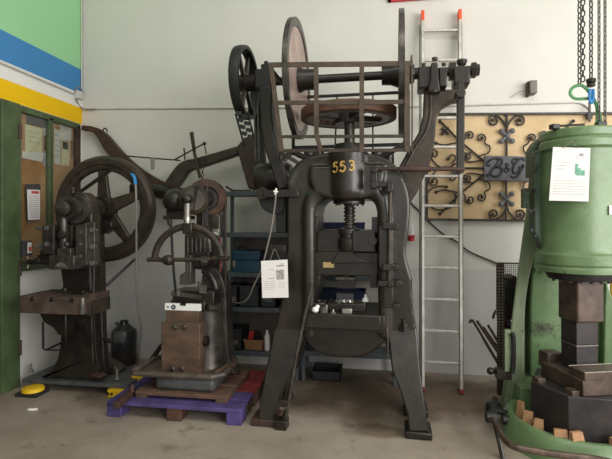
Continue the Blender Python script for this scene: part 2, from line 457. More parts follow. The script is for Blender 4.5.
w1 = thing('window_1', 'x', 'window', (WX, wy0, wz0)); del w1['label']; del w1['category']; struct(w1)
b = MB(); b.box(WX - .06, WX - .04, wy0, wy1, wz0, wz1); b.build('back_board', 'board', w1)
b = MB(); b.box(WX - .012, WX - .008, wy0 + .012, wy1 - .012, wz0 + .012, wz1 - .012); b.build('pane', 'glass', w1)
ym = L(50.5, 200, WX).y
b = MB()
b.box(WX - .035, WX + .008, wy0, wy0 + .012, wz0, wz1).box(WX - .035, WX + .012, wy0, wy1, wz1 - .035, wz1 + .03)
b.box(WX - .035, WX + .02, wy0, wy1, wz0 - .02, wz0 + .07).box(WX - .035, WX + .012, ym - .03, ym + .03, wz0, wz1)
b.build('window_frame', 'green_post', w1, .006)
b = MB(); b.box(WX - .035, WX + .012, wy1 - .07, wy1, wz0, wz1); b.build('side_jamb', 'rust_dark', w1, .004)
# green steel post beside the window
y0p = L(2, 200, WX + .06).y; y1p = L(20.5, 200, WX + .06).y
b = MB(); b.box(WX, WX + .06, y0p, y1p, 0, zc[0] - .01)
o = struct(b.build('trim_1', 'green_post', None, .006))
b = MB()
for q in (1.05, 2.35, .3): b.cyl((WX + .065, y1p - .012, q), (WX + .065, y1p - .012, q + .14), .016)
b.build('hinge', 'rust_dark', o)
b = MB(); b.box(WX, WX + .02, -1, y0p - .01, 0, zc[0] - .03); struct(b.build('door_1', 'rubber'))

# things shown behind and on the glass
def lsheet(name, quadpx, X, m, label, cat, mid=None, grp=None):
    b = MB(); p = [L(q[0], q[1], X) for q in quadpx]
    b.hull8([p[0], p[1], p[2], p[3]] + [v + Vector((.003, 0, 0)) for v in p])
    if mid:
        for (u0, u1, v0, v1, mi) in mid:
            b.mi = mi
            def bl(u, v): return p[0].lerp(p[1], u).lerp(p[3].lerp(p[2], u), v) + Vector((.0045, 0, 0))
            b.hull8([bl(u0, v0) - Vector((.001, 0, 0)), bl(u1, v0) - Vector((.001, 0, 0)), bl(u1, v1) - Vector((.001, 0, 0)), bl(u0, v1) - Vector((.001, 0, 0)), bl(u0, v0), bl(u1, v0), bl(u1, v1), bl(u0, v1)])
    return tag(b.build(name, m), label, cat, grp)
XB = WX - .039
lines = [(.1, .85, k, k + .035, 1) for k in (.15, .3, .45, .6, .75)]
lsheet('notice', [(25, 124), (42, 129), (42, 153), (25, 151)], XB, ['paper_old', 'ink'], 'yellowed notice sheet with faint drawing pinned behind the left window pane', 'paper', [(.12, .8, .2, .24, 1), (.3, .7, .4, .44, 1), (.2, .85, .6, .64, 1)])
lsheet('notice', [(22, 151), (44, 153), (42, 162), (22, 158)], XB + .006, ['paper', 'ink'], 'white sheet hanging below the yellowed notice behind glass', 'paper')
lsheet('notice', [(43, 128), (48, 129), (49, 166), (43, 166)], XB, ['ink', 'photo_brown'], 'narrow grey sheet beside the green mullion, behind the glass', 'paper', [(.1, .9, .2, .6, 1)])
lsheet('photo_print', [(26, 113), (49, 119), (49, 129), (26, 124)], XB, 'photo_dark', 'dark photo print pinned at the top of the left pane', 'picture')
lsheet('notice', [(54, 128), (60, 131), (60, 165), (54, 163)], XB, ['paper', 'ink'], 'white sheet just right of the green mullion behind glass', 'paper', lines)
lsheet('notice', [(60, 124), (71, 126), (71, 141), (60, 139)], XB, ['paper', 'ink'], 'pale blank sheet high in the right pane near the corner', 'paper')
lsheet('notice', [(61, 139), (69, 142), (69, 166), (61, 165)], XB + .004, ['paper_old', 'photo_dark'], 'cream sheet with a small dark picture in the right pane', 'paper', [(.15, .85, .05, .35, 1)])
lsheet('photo_print', [(71, 140), (79, 142), (79, 160), (71, 158)], XB, 'photo_brown', 'brown photo print at the right edge of the window', 'picture')
t = thing('calendar', 'white wall calendar with a red heading hanging on the window', 'calendar', L(33, 221, WX + .005))
b = MB(); p = [L(q[0], q[1], WX + .004) for q in ((25.5, 184), (40, 184), (40, 220), (27, 221))]
b.hull8(p + [v + Vector((.006, 0, 0)) for v in p]); b.build('backing', 'photo_dark', t)
b = MB(); p = [L(q[0], q[1], WX + .0105) for q in ((27, 189.5), (39.8, 190), (39.8, 219.5), (28, 220))]
b.hull8(p + [v + Vector((.003, 0, 0)) for v in p])
def bl(u, v, e=.0036): return p[0].lerp(p[1], u).lerp(p[3].lerp(p[2], u), v) + Vector((e, 0, 0))
for (u0, u1, v0, v1, mi) in [(.3, .92, .04, .13, 1)] + [(.12, .85, k / 100, k / 100 + .022, 2) for k in range(20, 95, 7)]:
    b.mi = mi; b.quad(bl(u0, v0), bl(u1, v0), bl(u1, v1), bl(u0, v1))
b.build('page', ['paper', 'ink_red', 'ink'], t)
# switch on the lower rail
t = thing('wall_switch', 'dark switch box with a white label at the window sill', 'switch', L(26, 256, WX + .04))
b = MB(); p = L(25, 248, WX + .04); b.box(WX + .04, WX + .08, p.y - .06, p.y + .05, p.z - .075, p.z + .07); b.build('housing', 'photo_dark', t, .004)
b = MB(); b.box(WX + .08, WX + .084, p.y - .015, p.y + .035, p.z - .05, p.z + .055); b.build('label_plate', 'white', t)
b = MB(); b.box(WX + .084, WX + .09, p.y - .002, p.y + .022, p.z - .03, p.z + .01); b.build('rocker', 'red', t)
p2 = L(27, 256, WX + .06)
b = MB(); b.tube(cr([(WX + .06, p2.y, p.z - .07), (WX + .06, p2.y + .02, p.z - .14), (WX + .05, p2.y + .02, p.z - .2)]), .006); b.build('cable', 'conduit', t)

# conduits and the corner box
b = MB()
b.tube([P(84, 108.7, WY - .012), P(220, 107.8, WY - .012), P(430, 106, WY - .012), P(575, 102, WY - .012)] , .011)
b.tube(cr([P(574, 102, WY - .012), P(583, 104, WY - .012), P(590, 110, WY - .012), P(593, 118, WY - .012)]), .008)
tag(b.build('wall_conduit', 'conduit'), 'long thin white conduit running level across the whole back wall', 'conduit')
b = MB()
for dx, r in ((.012, .010), (.04, .008)):
    b.cyl((WX + dx, WY - .02, zl(79, 93) + .02), (WX + dx, WY - .02, 5.2), r, seg=10)
tag(b.build('corner_pipe', 'conduit'), 'pair of vertical pipes in the corner of the painted wall', 'pipe')
pj = L(77, 95, WX)
t = thing('junction_box', 'small grey junction box with a looping cable in the corner', 'junction box', (WX, pj.y, pj.z - .05))
MB().box(WX + .001, WX + .04, pj.y - .05, pj.y + .05, pj.z - .045, pj.z + .045).build('housing', 'conduit', t, .005)
b = MB(); b.tube(cr([L(75, 92, WX + .03), L(79, 86, WX + .05), P(82, 92, WY - .03), P(82, 97, WY - .03)]), .006)
b.tube(cr([L(76, 99, WX + .03), P(79, 105, WY - .05), P(84, 109, WY - .035), P(95, 109, WY - .035)]), .008); b.build('cable', 'conduit_grey', t)
b = MB(); b.tube([L(-14, 56, WX + .012), L(74, 93.5, WX + .012)], .013, 8)
tag(b.build('wall_conduit', 'conduit'), 'thin grey conduit along the lower edge of the blue stripe', 'conduit')
# red sign edge at the top
pa, pb_ = P(388, 1.6, WY - .03), P(449, -.5, WY - .03)
t = thing('framed_sign', 'red framed sign at the top edge above the ladder', 'sign', ((pa.x + pb_.x) / 2, WY - .02, pa.z))
b = MB(); b.box(pa.x, pb_.x, WY - .03, WY - .001, pa.z, pa.z + .03).box(pa.x, pb_.x, WY - .03, WY - .001, pa.z + .42, pa.z + .45)
b.box(pa.x, pa.x + .03, WY - .03, WY - .001, pa.z, pa.z + .45).box(pb_.x - .03, pb_.x, WY - .03, WY - .001, pa.z, pa.z + .45); b.build('frame', 'red', t)
MB().box(pa.x + .03, pb_.x - .03, WY - .02, WY - .001, pa.z + .03, pa.z + .42).build('panel', 'white', t)
# old bracket on the wall
c = P(532.5, 87, WY - .1)
t = thing('wall_bracket', 'stub of a brown steel bracket sticking out of the white wall', 'bracket', (c.x, WY, c.z - .07))
b = MB(); b.pb(530, 537.5, 80, 93, WY - .11, WY - .001); b.build('stub', 'grey_box', t, .006)
b = MB(); b.pb(527.8, 530.5, 81, 95.5, WY - .08, WY - .001); b.build('side_plate', 'rust_dark', t, .003)
b = MB(); b.tube(cr([P(528, 90, WY - .05), P(519, 92, WY - .03), P(511, 97.5, WY - .02)]), .003, 6); b.build('loose_wire', 'conduit_grey', t)

# ------------------------------------------------------------------ wrought iron grille panel
GY = WY - .05
t = thing('grille_panel', 'tan panel with black wrought iron scrollwork and a lettered plaque', 'panel', P(507, 219, WY - .02))
def gq(pts, Y0, Y1):
    b = MB(); return b.prism([P(q[0], q[1], Y0) for q in pts], (0, Y1 - Y0, 0))
gq([(427, 114.5), (640, 114), (640, 222), (427, 219)], WY - .03, WY - .001).build('backboard', 'tan', t)
b = MB(); b.bar(P(424, 114.3, GY), P(640, 113.3, GY), .03, .022); b.build('rail', 'wrought', t, .002)
b = MB(); b.bar(P(424, 219.3, GY), P(640, 222, GY), .03, .022); b.build('rail', 'wrought', t, .002)
b = MB(); b.bar(P(427, 114.5, GY), P(427, 219, GY), .022, .022); b.build('stile', 'wrought', t, .002)
b = MB(); b.bar(P(589.5, 102, GY - .02), P(589.5, 122, GY - .02), .02, .012).bar(P(587, 116, GY - .01), P(592, 116, GY - .01), .03, .06); b.build('hanger', 'wrought', t)
b = MB(); b.tube([P(507, 114, GY), P(506, 219.5, GY)], .011, 8).tube([P(427, 168, GY), P(640, 168, GY)], .010, 8); b.build('centre_bars', 'wrought', t)
def spiral(cx, cy, r0, a0, turns, sgn=1, n=18):
    out = []
    for i in range(n + 1):
        u = i / n; a = a0 + sgn * turns * 2 * PI * u; r = r0 * (1 - .72 * u)
        out.append((cx + r * math.cos(a), cy + r * math.sin(a)))
    return out
def scroll(pxpts, r=.009, mir=('n',), name='scroll'):
    for k in mir:
        q = []
        for (x, y) in pxpts:
            if 'h' in k: x = 2 * 506.7 - x
            if 'v' in k: y = 2 * 167.5 - y
            q.append(P(x, y, GY - .004))
        MB().tube(q, r, 7).build(name, 'wrought', t)
        MB().sph(q[-1], .017, 10).build('scroll_tip', 'wrought', t)
ALL = ('n', 'h', 'v', 'hv'); LFT = ('n', 'v')
# Y shaped pair over the centre bar
scroll(cr([(507, 131), (505, 124), (500, 118), (495, 115.5)], 4) + spiral(494, 121, 5.6, -PI / 2, 1.15, -1), .010, ALL)
# diagonal stems with side scrolls
scroll(cr([(484, 161), (472, 151), (460, 141), (450, 131), (443, 124), (440, 121)], 4), .010, ALL, 'stem')
scroll(cr([(462, 142), (455, 143), (444, 145), (436, 143)], 4), .008, ALL)
scroll(cr([(474, 152), (464, 153), (458, 148)], 3) + spiral(470, 135.5, 5, 2.6, 1.2, 1), .008, ALL)
scroll(cr([(478, 156), (488, 153), (490, 147), (486, 144)], 3) + spiral(481, 138, 5, .9, 1.15, -1), .008, ALL)
scroll(cr([(482, 160), (470, 162), (464, 159)], 3) + spiral(468, 157, 4, 2.8, 1.1, 1), .008, ALL)
scroll(cr([(458, 162), (448, 168), (438, 166), (431, 158)], 3) + spiral(434, 154, 5.6, 2.4, 1.15, 1), .008, ALL)
scroll([(441 + 15 * math.cos(a * PI / 12 - .4), 198 + 12 * math.sin(a * PI / 12 - .4)) for a in range(0, 22)], .008, ('n', 'h'))
scroll(cr([(452, 163.5), (456, 158), (452, 154.5), (448, 159)], 3), .008, ALL)
for cx, cy in ((507, 136), (506.5, 199), (445, 131)):
    b = MB(); c = P(cx, cy, GY - .012)
    for k in range(4):
        a = PI / 4 + k * PI / 2; k_ = .072 if cx > 500 else .035
        e = c + Vector((math.cos(a) * k_, 0, math.sin(a) * k_))
        b.tube([c, c.lerp(e, .6), e], .016 if cx > 500 else .010, 8, flat=.6, r1=.012); b.sph(e, .027 if cx > 500 else .017, 12, (1, .6, 1))
    b.sph(c, .022, 10, (1, .8, 1)); b.build('rosette', 'plaque' if cx > 500 else 'wrought', t)
pl = gq([(484.5, 155.5), (529, 156.5), (529, 181), (484, 180.5)], GY - .05, GY - .02)
pq = pl.build('plaque', 'plaque', t, .004)
def strokes(name, lst, m, parent, r, n=6, flat=.6):
    b = MB()
    for s_ in lst: b.tube(cr([P(x, y, GY - .053) for x, y in s_], n), r, 6)
    return b.build(name, m, parent)
strokes('letter_b', [[(488, 162), (492, 159), (497, 158.5), (498.5, 161), (495, 166), (491, 172), (488, 176), (486.5, 174)],
                     [(490, 160), (487.2, 162), (487, 165), (490, 165.5)],
                     [(497, 159), (501.5, 159), (502, 163), (498, 166.5), (494.5, 167.5)],
                     [(495, 167.5), (500.5, 167.5), (502, 171), (499, 175.5), (494, 176.5), (491.5, 174.5)]], 'letter', pq, .0105)
strokes('letter_ampersand', [[(509.5, 171), (506, 166), (506.3, 163.5), (508.2, 164), (507.5, 166.5), (504.5, 169.5), (505.5, 172), (508, 171), (509.8, 168)]], 'letter', pq, .007)
strokes('letter_g', [[(524.5, 161), (523, 158.5), (519, 159.5), (515, 164), (513, 169.5), (514, 173), (517.5, 172.5), (521, 168.5), (523.5, 164.5)],
                     [(518.5, 168), (521, 166.8), (524, 167.3)], [(523.5, 165), (521, 171), (517.5, 176), (513, 177.5), (511.2, 175.5)],
                     [(519, 159.5), (515, 158.5), (512.6, 161), (513, 164)]], 'letter', pq, .0105)

# industrial plug and cables on the wall
c = P(410, 222, WY - .05)
t = thing('wall_plug', 'white and red power plug on the wall left of the ladder', 'plug', P(410, 243, WY - .02))
b = MB(); b.lathe(P(410.3, 236, WY - .06), 'Z', [(.036, 0), (.04, .02), (.038, .09), (.028, .13), (0, .14)], 18); b.build('housing', 'white', t)
b = MB(); b.lathe(P(411, 241, WY - .06), 'Z', [(.034, 0), (.034, .04), (.042, .05), (.042, .06)], 18); b.build('socket_cap', 'red', t)
b = MB(); b.tube(cr([P(405, 195, WY - .02), P(411, 203, WY - .02), P(420, 212, WY - .02), P(427, 220, WY - .02), P(443, 234, WY - .02), P(457, 242, WY - .02), P(470, 252, WY - .02), P(497, 263.5, WY - .02), P(503, 268, WY - .02)]), .008, 6)
tag(b.build('wall_cable', 'rubber'), 'dark cable sagging diagonally down the wall behind the ladder', 'cable')

# ------------------------------------------------------------------ ladder
lb, rb = G(423, 391), G(461, 393.5)
lt, rt = P(422.5, 12, WY - .06), P(459.5, 11, WY - .06)
t = thing('ladder', 'tall aluminium ladder with orange end caps leaning on the wall', 'ladder', (lb + rb) / 2)
for i, (p0, p1) in enumerate(((lb, lt), (rb, rt))):
    p0 = p0.copy(); p0.z = .04
    d = (p1 - p0).normalized()
    b = MB(); b.bar(p0, p1 - d * .1, .028, .075, (0, 1, 0)); b.build('rail', 'alu', t, .004)
    b = MB(); b.bar(p1 - d * .11, p1, .032, .08, (0, 1, 0)); b.build('end_cap', 'orange', t, .004)
    b = MB(); b.bar(p0 - d * .035, p0 + d * .005, .034, .082, (0, 1, 0)); b.build('foot', 'red_wood', t, .004)
    sg = -1 if i == 0 else 1
    o_ = Vector((sg * .024, .045, 0))
    b = MB(); b.bar(p0 + o_ + d * .02, p1 + o_ * 1 - d * .12, .012, .05, (0, 1, 0)); b.build('outer_rail', 'conduit_grey', t, .002)
for y in (31, 60.5, 89, 118, 147, 176, 205.5, 236, 267, 298.5, 330, 361.5):
    lo, hi = 0.0, 1.0
    for _ in range(40):
        m_ = (lo + hi) / 2
        if proj(lb.lerp(lt, m_))[1] > y: lo = m_
        else: hi = m_
    b = MB(); b.bar(lb.lerp(lt, lo), rb.lerp(rt, lo), .03, .028, (0, 0, 1)); b.build('rung', 'alu', t, .006)

# ------------------------------------------------------------------ shelving behind the big press
SF, SB = 4.56, 4.86
def shelf_unit(px0, px1, ys, label, ztop, back=None):
    t = thing('shelf_unit', label, 'shelf', P((px0 + px1) / 2, 380, SF)); t.location.z = 0; WL[t.name].z = 0
    x0, x1 = P(px0, 300, SF).x, P(px1, 300, SF).x
    for xx in (x0, x1 - .045):
        for yy in (SF, SB - .045):
            b = MB(); b.box(xx, xx + .038, yy, yy + .004, 0, ztop).box(xx, xx + .004, yy, yy + .045, 0, ztop); b.build('post', 'shelf_blue', t)
    for y in ys:
        z = P((px0 + px1) / 2, y, SF).z
        b = MB(); b.box(x0 + .005, x1 - .005, SF - .004, SB, z - .045, z); b.build('shelf', 'shelf_blue', t, .003)
    return t, x0, x1
zS1 = [P(262, y, SF).z for y in (191, 233, 273, 308, 352)]
t, sx0, sx1 = shelf_unit(222.5, 299, (191, 233, 273, 308, 352), 'grey blue steel shelf unit between the two presses', P(230, 190, SF).z)
MB().box(sx0 + .01, sx1 - .01, SB - .006, SB, .2, P(262, 236, SF).z).build('back_panel', 'grey_box', t)
t, rx0, rx1 = shelf_unit(301.5, 398, (244, 276, 314, 353), 'steel shelf unit behind the opening of the big press', P(350, 240, SF).z)
zS2 = [P(350, y, SF).z for y in (244, 276, 314, 353)]
def on_shelf(px0, px1, z, py_top, depth=.26, front=.03):
    Y = SF + front
    return P(px0, 200, Y).x, P(px1, 200, Y).x, Y, Y + depth, z, P((px0 + px1) / 2, py_top, Y).z
# blue toolbox
x0, x1, y0, y1, z0, z1 = on_shelf(232, 260, zS1[2], 251)
t = thing('toolbox', 'blue metal toolbox on the shelf left of the hanging paper', 'toolbox', ((x0 + x1) / 2, (y0 + y1) / 2, z0))
MB().box(x0, x1, y0, y1, z0, z0 + (z1 - z0) * .55).build('body', 'toolbox_blue', t, .006)
MB().box(x0 - .002, x1 + .002, y0 - .004, y1, z0 + (z1 - z0) * .56, z1).build('lid', 'toolbox_blue', t, .012)
b = MB(); b.tube(cr([(x0 + .03, y0 + .1, z1), (x0 + .04, y0 + .1, z1 + .035), (x0 + .1, y0 + .1, z1 + .035), (x0 + .11, y0 + .1, z1)]), .008); b.build('handle', 'black', t)
b = MB(); b.box(x0 + .01, x0 + .035, y0 - .012, y0 - .002, z0 + .05, z0 + .12); b.build('latch', 'steel', t, .003)
def crate(px0, px1, z, py, m, label, cat='box', lip=True, handle=None, depth=.26, name='storage_box', front=.03):
    x0, x1, y0, y1, z0, z1 = on_shelf(px0, px1, z, py, depth, front)
    t = thing(name, label, cat, ((x0 + x1) / 2, (y0 + y1) / 2, z0))
    w = .008
    b = MB(); b.box(x0, x1, y0, y1, z0, z0 + w).box(x0, x1, y0, y0 + w, z0, z1).box(x0, x1, y1 - w, y1, z0, z1).box(x0, x0 + w, y0, y1, z0, z1).box(x1 - w, x1, y0, y1, z0, z1)
    b.build('body', m, t)
    b = MB(); b.box(x0 - .006, x1 + .006, y0 - .006, y0 + w, z1 - .016, z1 + .002).box(x0 - .006, x0 + w, y0, y1, z1 - .016, z1 + .002).box(x1 - w, x1 + .006, y0, y1, z1 - .016, z1 + .002); b.build('rim', m, t, .003)
    if handle: 
        b = MB(); b.box((x0 + x1) / 2 - .04, (x0 + x1) / 2 + .04, y0 - .008, y0 - .001, z0 + .06, z0 + .1); b.build('label_plate', handle, t)
    return t
crate(227, 237.5, zS1[3], 285, 'crate', 'narrow black box at the left end of the shelf under the blue toolbox', handle='grey_box')
crate(239, 259, zS1[3], 286, 'crate', 'wide black box under the blue toolbox', handle='crate')
crate(260.5, 276, zS1[3], 296, 'crate', 'small black box just below the hanging paper', handle='shelf_blue')
crate(227, 242, zS1[4], 329, 'crate', 'black box with metal bits on the lowest shelf', handle='grey_box')
t = crate(244, 263, zS1[4], 340.5, 'cardboard', 'open brown cardboard box on the lowest shelf', name='cardboard_box')
x0, x1, y0, y1, z0, z1 = on_shelf(244, 263, zS1[4], 340.5)
b = MB(); b.obox((x0 + .05, y0 + .06, z1 + .0), (.05, .03, .16), .3, .1, .2)
tag(b.build('tool_case', 'red', None, .006), 'red plastic piece sticking out of the cardboard box', 'tool')
b = MB(); b.obox((x1 - .12, y0 + .09, z1 - .01), (.16, .05, .14), -.2, .1, -.5)
tag(b.build('tool_grip', 'black', None, .006), 'black tool leaning in the cardboard box', 'tool')
x0, x1, y0, y1, z0, z1 = on_shelf(264, 268, zS1[4], 328)
b = MB(); b.lathe(((x0 + x1) / 2, y0 + .05, z0), 'Z', [(.025, 0), (.027, .02), (.027, .14), (.014, .17), (.014, .2), (0, .2)], 14)
tag(b.build('spray_bottle', 'white'), 'small white bottle beside the brown cardboard box', 'bottle')
# odd tools on the top shelf
b = MB(); q = zS1[0]; b.tube(cr([P(226, 186.5, SF + .1), P(230, 189, SF + .1), Vector((P(234, 190, SF + .1).x, SF + .1, q + .012)), Vector((P(250, 190, SF + .1).x, SF + .12, q + .012))]), .012)
tag(b.build('bent_bar', 'rust_dark'), 'bent dark bar lying on the top shelf left of the big press', 'bar')
# seen through the press window
t = crate(318, 364, zS2[0], 222.5, 'bin_navy', 'navy blue open bin behind the press screw', name='storage_bin')
x0, x1, y0, y1, z0, z1 = on_shelf(318, 364, zS2[0], 222.5)
for px, m, lab in ((326, 'blue', 'bright blue tin standing in the navy bin'),):
    c = P(px, 221, y0 + .06); b = MB(); b.cyl((c.x, c.y, z0 + .01), (c.x, c.y, z1 - .01), .035); tag(b.build('paint_tin', m), lab, 'tin')
t = crate(313, 365, zS2[2], 291, 'bin_navy', 'dark navy bin behind the bed of the press', name='storage_bin')
c = P(327, 294, SF + .1); z = zS2[2] + .01
b = MB(); b.lathe((c.x, c.y, z), 'Z', [(.03, 0), (.033, .02), (.033, .14), (.014, .18), (.014, P(327, 292, SF + .1).z - z + .02), (0, P(327, 292, SF + .1).z - z + .02)], 14); tag(b.build('plastic_bottle', 'blue'), 'blue bottle standing in the bin behind the press bed', 'bottle')
MB().box(rx0 + .05, rx1 - .05, SB - .01, SB - .002, zS2[2], zS2[1] - .05).build('shelf_back', 'pale_board', [o for o in bpy.data.objects if o.name.startswith('shelf_unit')][1])
crate(312, 340, zS2[3] - .30 if zS2[3] > .35 else 0.0, 372, 'crate', 'low black crate on the floor behind the press', depth=.3)

# ------------------------------------------------------------------ big friction screw press
PX = thing('friction_press', 'tall dark iron friction screw press marked 553 in gold', 'press', (P(345, 300, 3.75).x, 3.8, 0))
YC = 3.76
fr = [(271, 342), (278, 312), (284, 285), (286, 250), (286, 200), (287, 182), (292, 168), (299, 160), (310, 157), (329, 159), (365, 159), (376, 158), (386, 161), (396, 171), (403, 187), (408, 203), (407, 225), (404, 250), (406, 263), (412, 280), (413, 305), (417, 335), (418, 347), (386, 347), (380, 330), (378, 300), (377, 212), (375, 204), (370, 199), (322, 199), (317, 204), (314.5, 212), (314, 300), (308, 322), (301, 347)]
YB = 3.665; hc = P(348, 170, YB); hr = MPP(345, YB) * 19.6
zt, zb = P(345, 152, YB).z, P(345, 200, YB).z
b = MB(); b.pp(fr, 3.60, 4.08)
b.tube(cr([P(x, y, 3.60) for x, y in ((308.5, 338), (308.5, 300), (308.5, 250), (308, 214), (311, 199), (320, 190), (334, 186))], 4), .045, 12, flat=.6)
b.tube(cr([P(x, y, 3.60) for x, y in ((384.5, 338), (384.5, 300), (384.5, 250), (384.5, 214), (381, 199), (372, 190), (358, 186))], 4), .045, 12, flat=.6)
b.tube(cr([P(x, y, 3.62) for x, y in ((288, 186), (294, 171), (305, 161), (320, 157), (332, 156))], 4), .03, 10)
b.tube(cr([P(x, y, 3.62) for x, y in ((362, 157), (375, 157), (387, 162), (397, 172), (404, 187), (407, 203), (406, 227), (403, 250), (405, 264), (410, 282))], 4), .024, 10)
for px in (308, 318, 376, 388): b.cyl(P(px, 150, 3.74), P(px, 172, 3.74), .045, seg=16)
b.pp([tuple(q) for q in cr([(310, 166), (309, 180), (315, 191), (328, 198), (346, 200), (366, 198), (378, 190), (384, 178), (384, 164)], 4)], 3.57, 3.70)
b.lathe((hc.x, YB, zb), 'Z', [(hr * .6, -.012), (hr * .88, .008), (hr * .99, .05), (hr, .10), (hr, zt - zb - .02), (hr * 1.02, zt - zb - .01), (hr * 1.02, zt - zb), (0, zt - zb)], 40)
frm = b.build('frame', 'iron_olive', PX)
md = frm.modifiers.new('cast', 'REMESH'); md.mode = 'VOXEL'; md.voxel_size = .011; md.use_smooth_shade = True
md = frm.modifiers.new('soften', 'SMOOTH'); md.factor = .5; md.iterations = 7
legL = [(274, 326), (303, 326), (302, 340), (297, 354), (291, 372), (284.5, 386), (277, 402), (273, 424), (257, 424), (258.5, 405), (264, 375)]
legR = [(387, 326), (416.3, 326), (418, 340), (420.5, 370), (425, 400), (429, 432), (409.5, 432), (408, 415), (401, 393), (392, 370)]
for poly, f0, f1 in ((legL, 249.5, 276), (legR, 405.5, 433)):
    b = MB(); pts_ = [P(x, y, 3.606 - .14 * max(0, y - 326) / 105) for x, y in poly]
    for q in pts_: q.z = max(q.z, .02)
    b.prism(pts_, (0, .19, 0)); lg = b.build('leg', 'iron_olive', PX, .012)
    xa, xb = P(f0, 430, 3.46).x, P(f1, 430, 3.46).x
    b = MB(); b.box(xa, xb, 3.455, 3.68, 0, .055); ft = b.build('foot', 'rust_dark' if f0 < 300 else 'iron', lg, .012)
    copy_tree(lg, PX, (0, .40, 0))
b = MB(); b.pp([(273, 332), (301, 332), (300, 350), (271, 350)], 3.66, 4.1).pp([(388, 332), (415, 332), (416, 350), (388, 350)], 3.66, 4.1); each(b, 'side_bridge', 'iron', PX, .02)
b = MB(); b.pp(cr([(300, 326), (304, 340), (312, 350), (326, 356), (345, 358.5), (362, 357), (376, 350), (386, 340), (389, 326)], 4), 3.60, 4.05); b.build('belly', 'iron', PX, .02)
b = MB(); b.pb(304, 381, 315, 330, 3.52, 4.1); b.build('bed', 'iron', PX, .008)
b = MB(); b.pb(301, 312, 318, 332, 3.56, 4.0).pb(377, 385, 316, 334, 3.56, 4.0); each(b, 'bed_clamp', 'iron', PX, .008)
# head boss cap and number
b = MB(); b.lathe((hc.x, YB + .03, zt - .01), 'Z', [(hr * .80, 0), (hr * .78, .045), (hr * .7, .075), (hr * .3, .085), (0, .085)], 36); b.build('boss_cap', 'iron', PX)
def on_boss(px, py, e=.003):
    # bend a front-on drawing round the boss
    p = P(px, py, YB - hr); a = (p.x - hc.x) / hr
    return Vector((hc.x + math.sin(a) * (hr + e), YB - math.cos(a) * (hr + e), p.z))
def digit(strk, x0, w, y0, h):
    b = MB()
    for s_ in strk: b.tube(cr([on_boss(x0 + u * w, y0 + v * h) for u, v in s_], 5), .0075, 6, flat=.45)
    b.build('painted_digit', 'gold', PX)
five = [[(.95, 0), (.2, 0)], [(.2, 0), (.12, .45)], [(.12, .45), (.5, .36), (.9, .5), (.95, .75), (.65, 1), (.2, .98), (0, .85)]]
three = [[(.05, .1), (.4, 0), (.85, .1), (.85, .35), (.4, .47)], [(.4, .47), (.9, .56), (.95, .85), (.5, 1), (.05, .9)]]
digit(five, 331.8, 5.2, 162, 9.5); digit(five, 340, 5.2, 161.5, 9.5); digit(three, 349, 5.2, 160.5, 9.5)
b = MB(); b.lathe((hc.x, YC - .05, P(345, 204, YC).z), 'Z', [(.06, 0), (.125, 0), (.125, .028), (.06, .028)], 30, True); b.build('boss_flange', 'iron', PX)
for a in range(6):
    b = MB(); b.bolt((hc.x + .105 * math.cos(a), YC + .105 * math.sin(a), P(345, 204, YC).z - .012), 'Z', .012, .012); b.build('bolt', 'iron', PX)
# screw
z0, z1 = P(345, 236, YC).z, P(345, 110, YC).z
prof = []; z = 0
zth = P(345, 200, YC).z - z0
while z < zth: prof += [(.036, z), (.048, z + .008), (.048, z + .016), (.036, z + .024)]; z += .030
prof += [(.042, zth), (.042, z1 - z0)]
b = MB(); b.lathe((hc.x, YC, z0), 'Z', prof, 22); b.build('screw', 'iron_grey', PX)
b = MB(); b.lathe((hc.x, YC - .06, P(345, 250, YC).z), 'Z', [(.075, 0), (.085, .02), (.085, .09), (.07, .1), (.07, .13), (.082, .135), (.082, .17), (.05, .18), (0, .18)], 28); b.build('screw_collar', 'iron', PX)
# ram
b = MB(); b.pb(316, 376.5, 230, 262, 3.7, 4.0).pb(314, 378, 252, 276, 3.66, 4.0).pp([(330, 264), (338, 252), (352, 250), (358, 258), (374, 263)], 3.645, 3.8); ram = b.build('ram', 'iron', PX, .008)
b = MB(); b.pb(352, 375, 230.5, 252, 3.61, 3.72); b.build('ram_block', 'iron', ram, .006)
b = MB(); c = P(373, 241, 3.6); b.cyl(c, c + Vector((0, .08, 0)), .03); b.build('ram_pin', 'iron', ram)
b = MB(); b.pb(322.5, 333.5, 262.5, 267.8, 3.655, 3.662); b.build('maker_plate', 'brass', ram)
b = MB(); b.pb(314, 319.5, 275, 287, 3.66, 3.95).pb(370, 377, 274, 288, 3.66, 3.95); each(b, 'ram_guide', 'iron', ram, .004)
b = MB(); b.pb(313.5, 317, 216, 232, 3.64, 3.95).pb(371.5, 377.5, 217, 233, 3.64, 3.95); each(b, 'guide_stop', 'iron', PX, .004)
b = MB(); b.pb(335, 354, 277.2, 280.5, 3.68, 3.92).pb(343.5, 348.5, 273, 277.5, 3.7, 3.8); b.build('die_holder', 'iron_grey', ram, .003)
b = MB(); b.pb(337, 353, 280.3, 289, 3.7, 3.9); b.build('upper_die', 'iron', ram, .003)
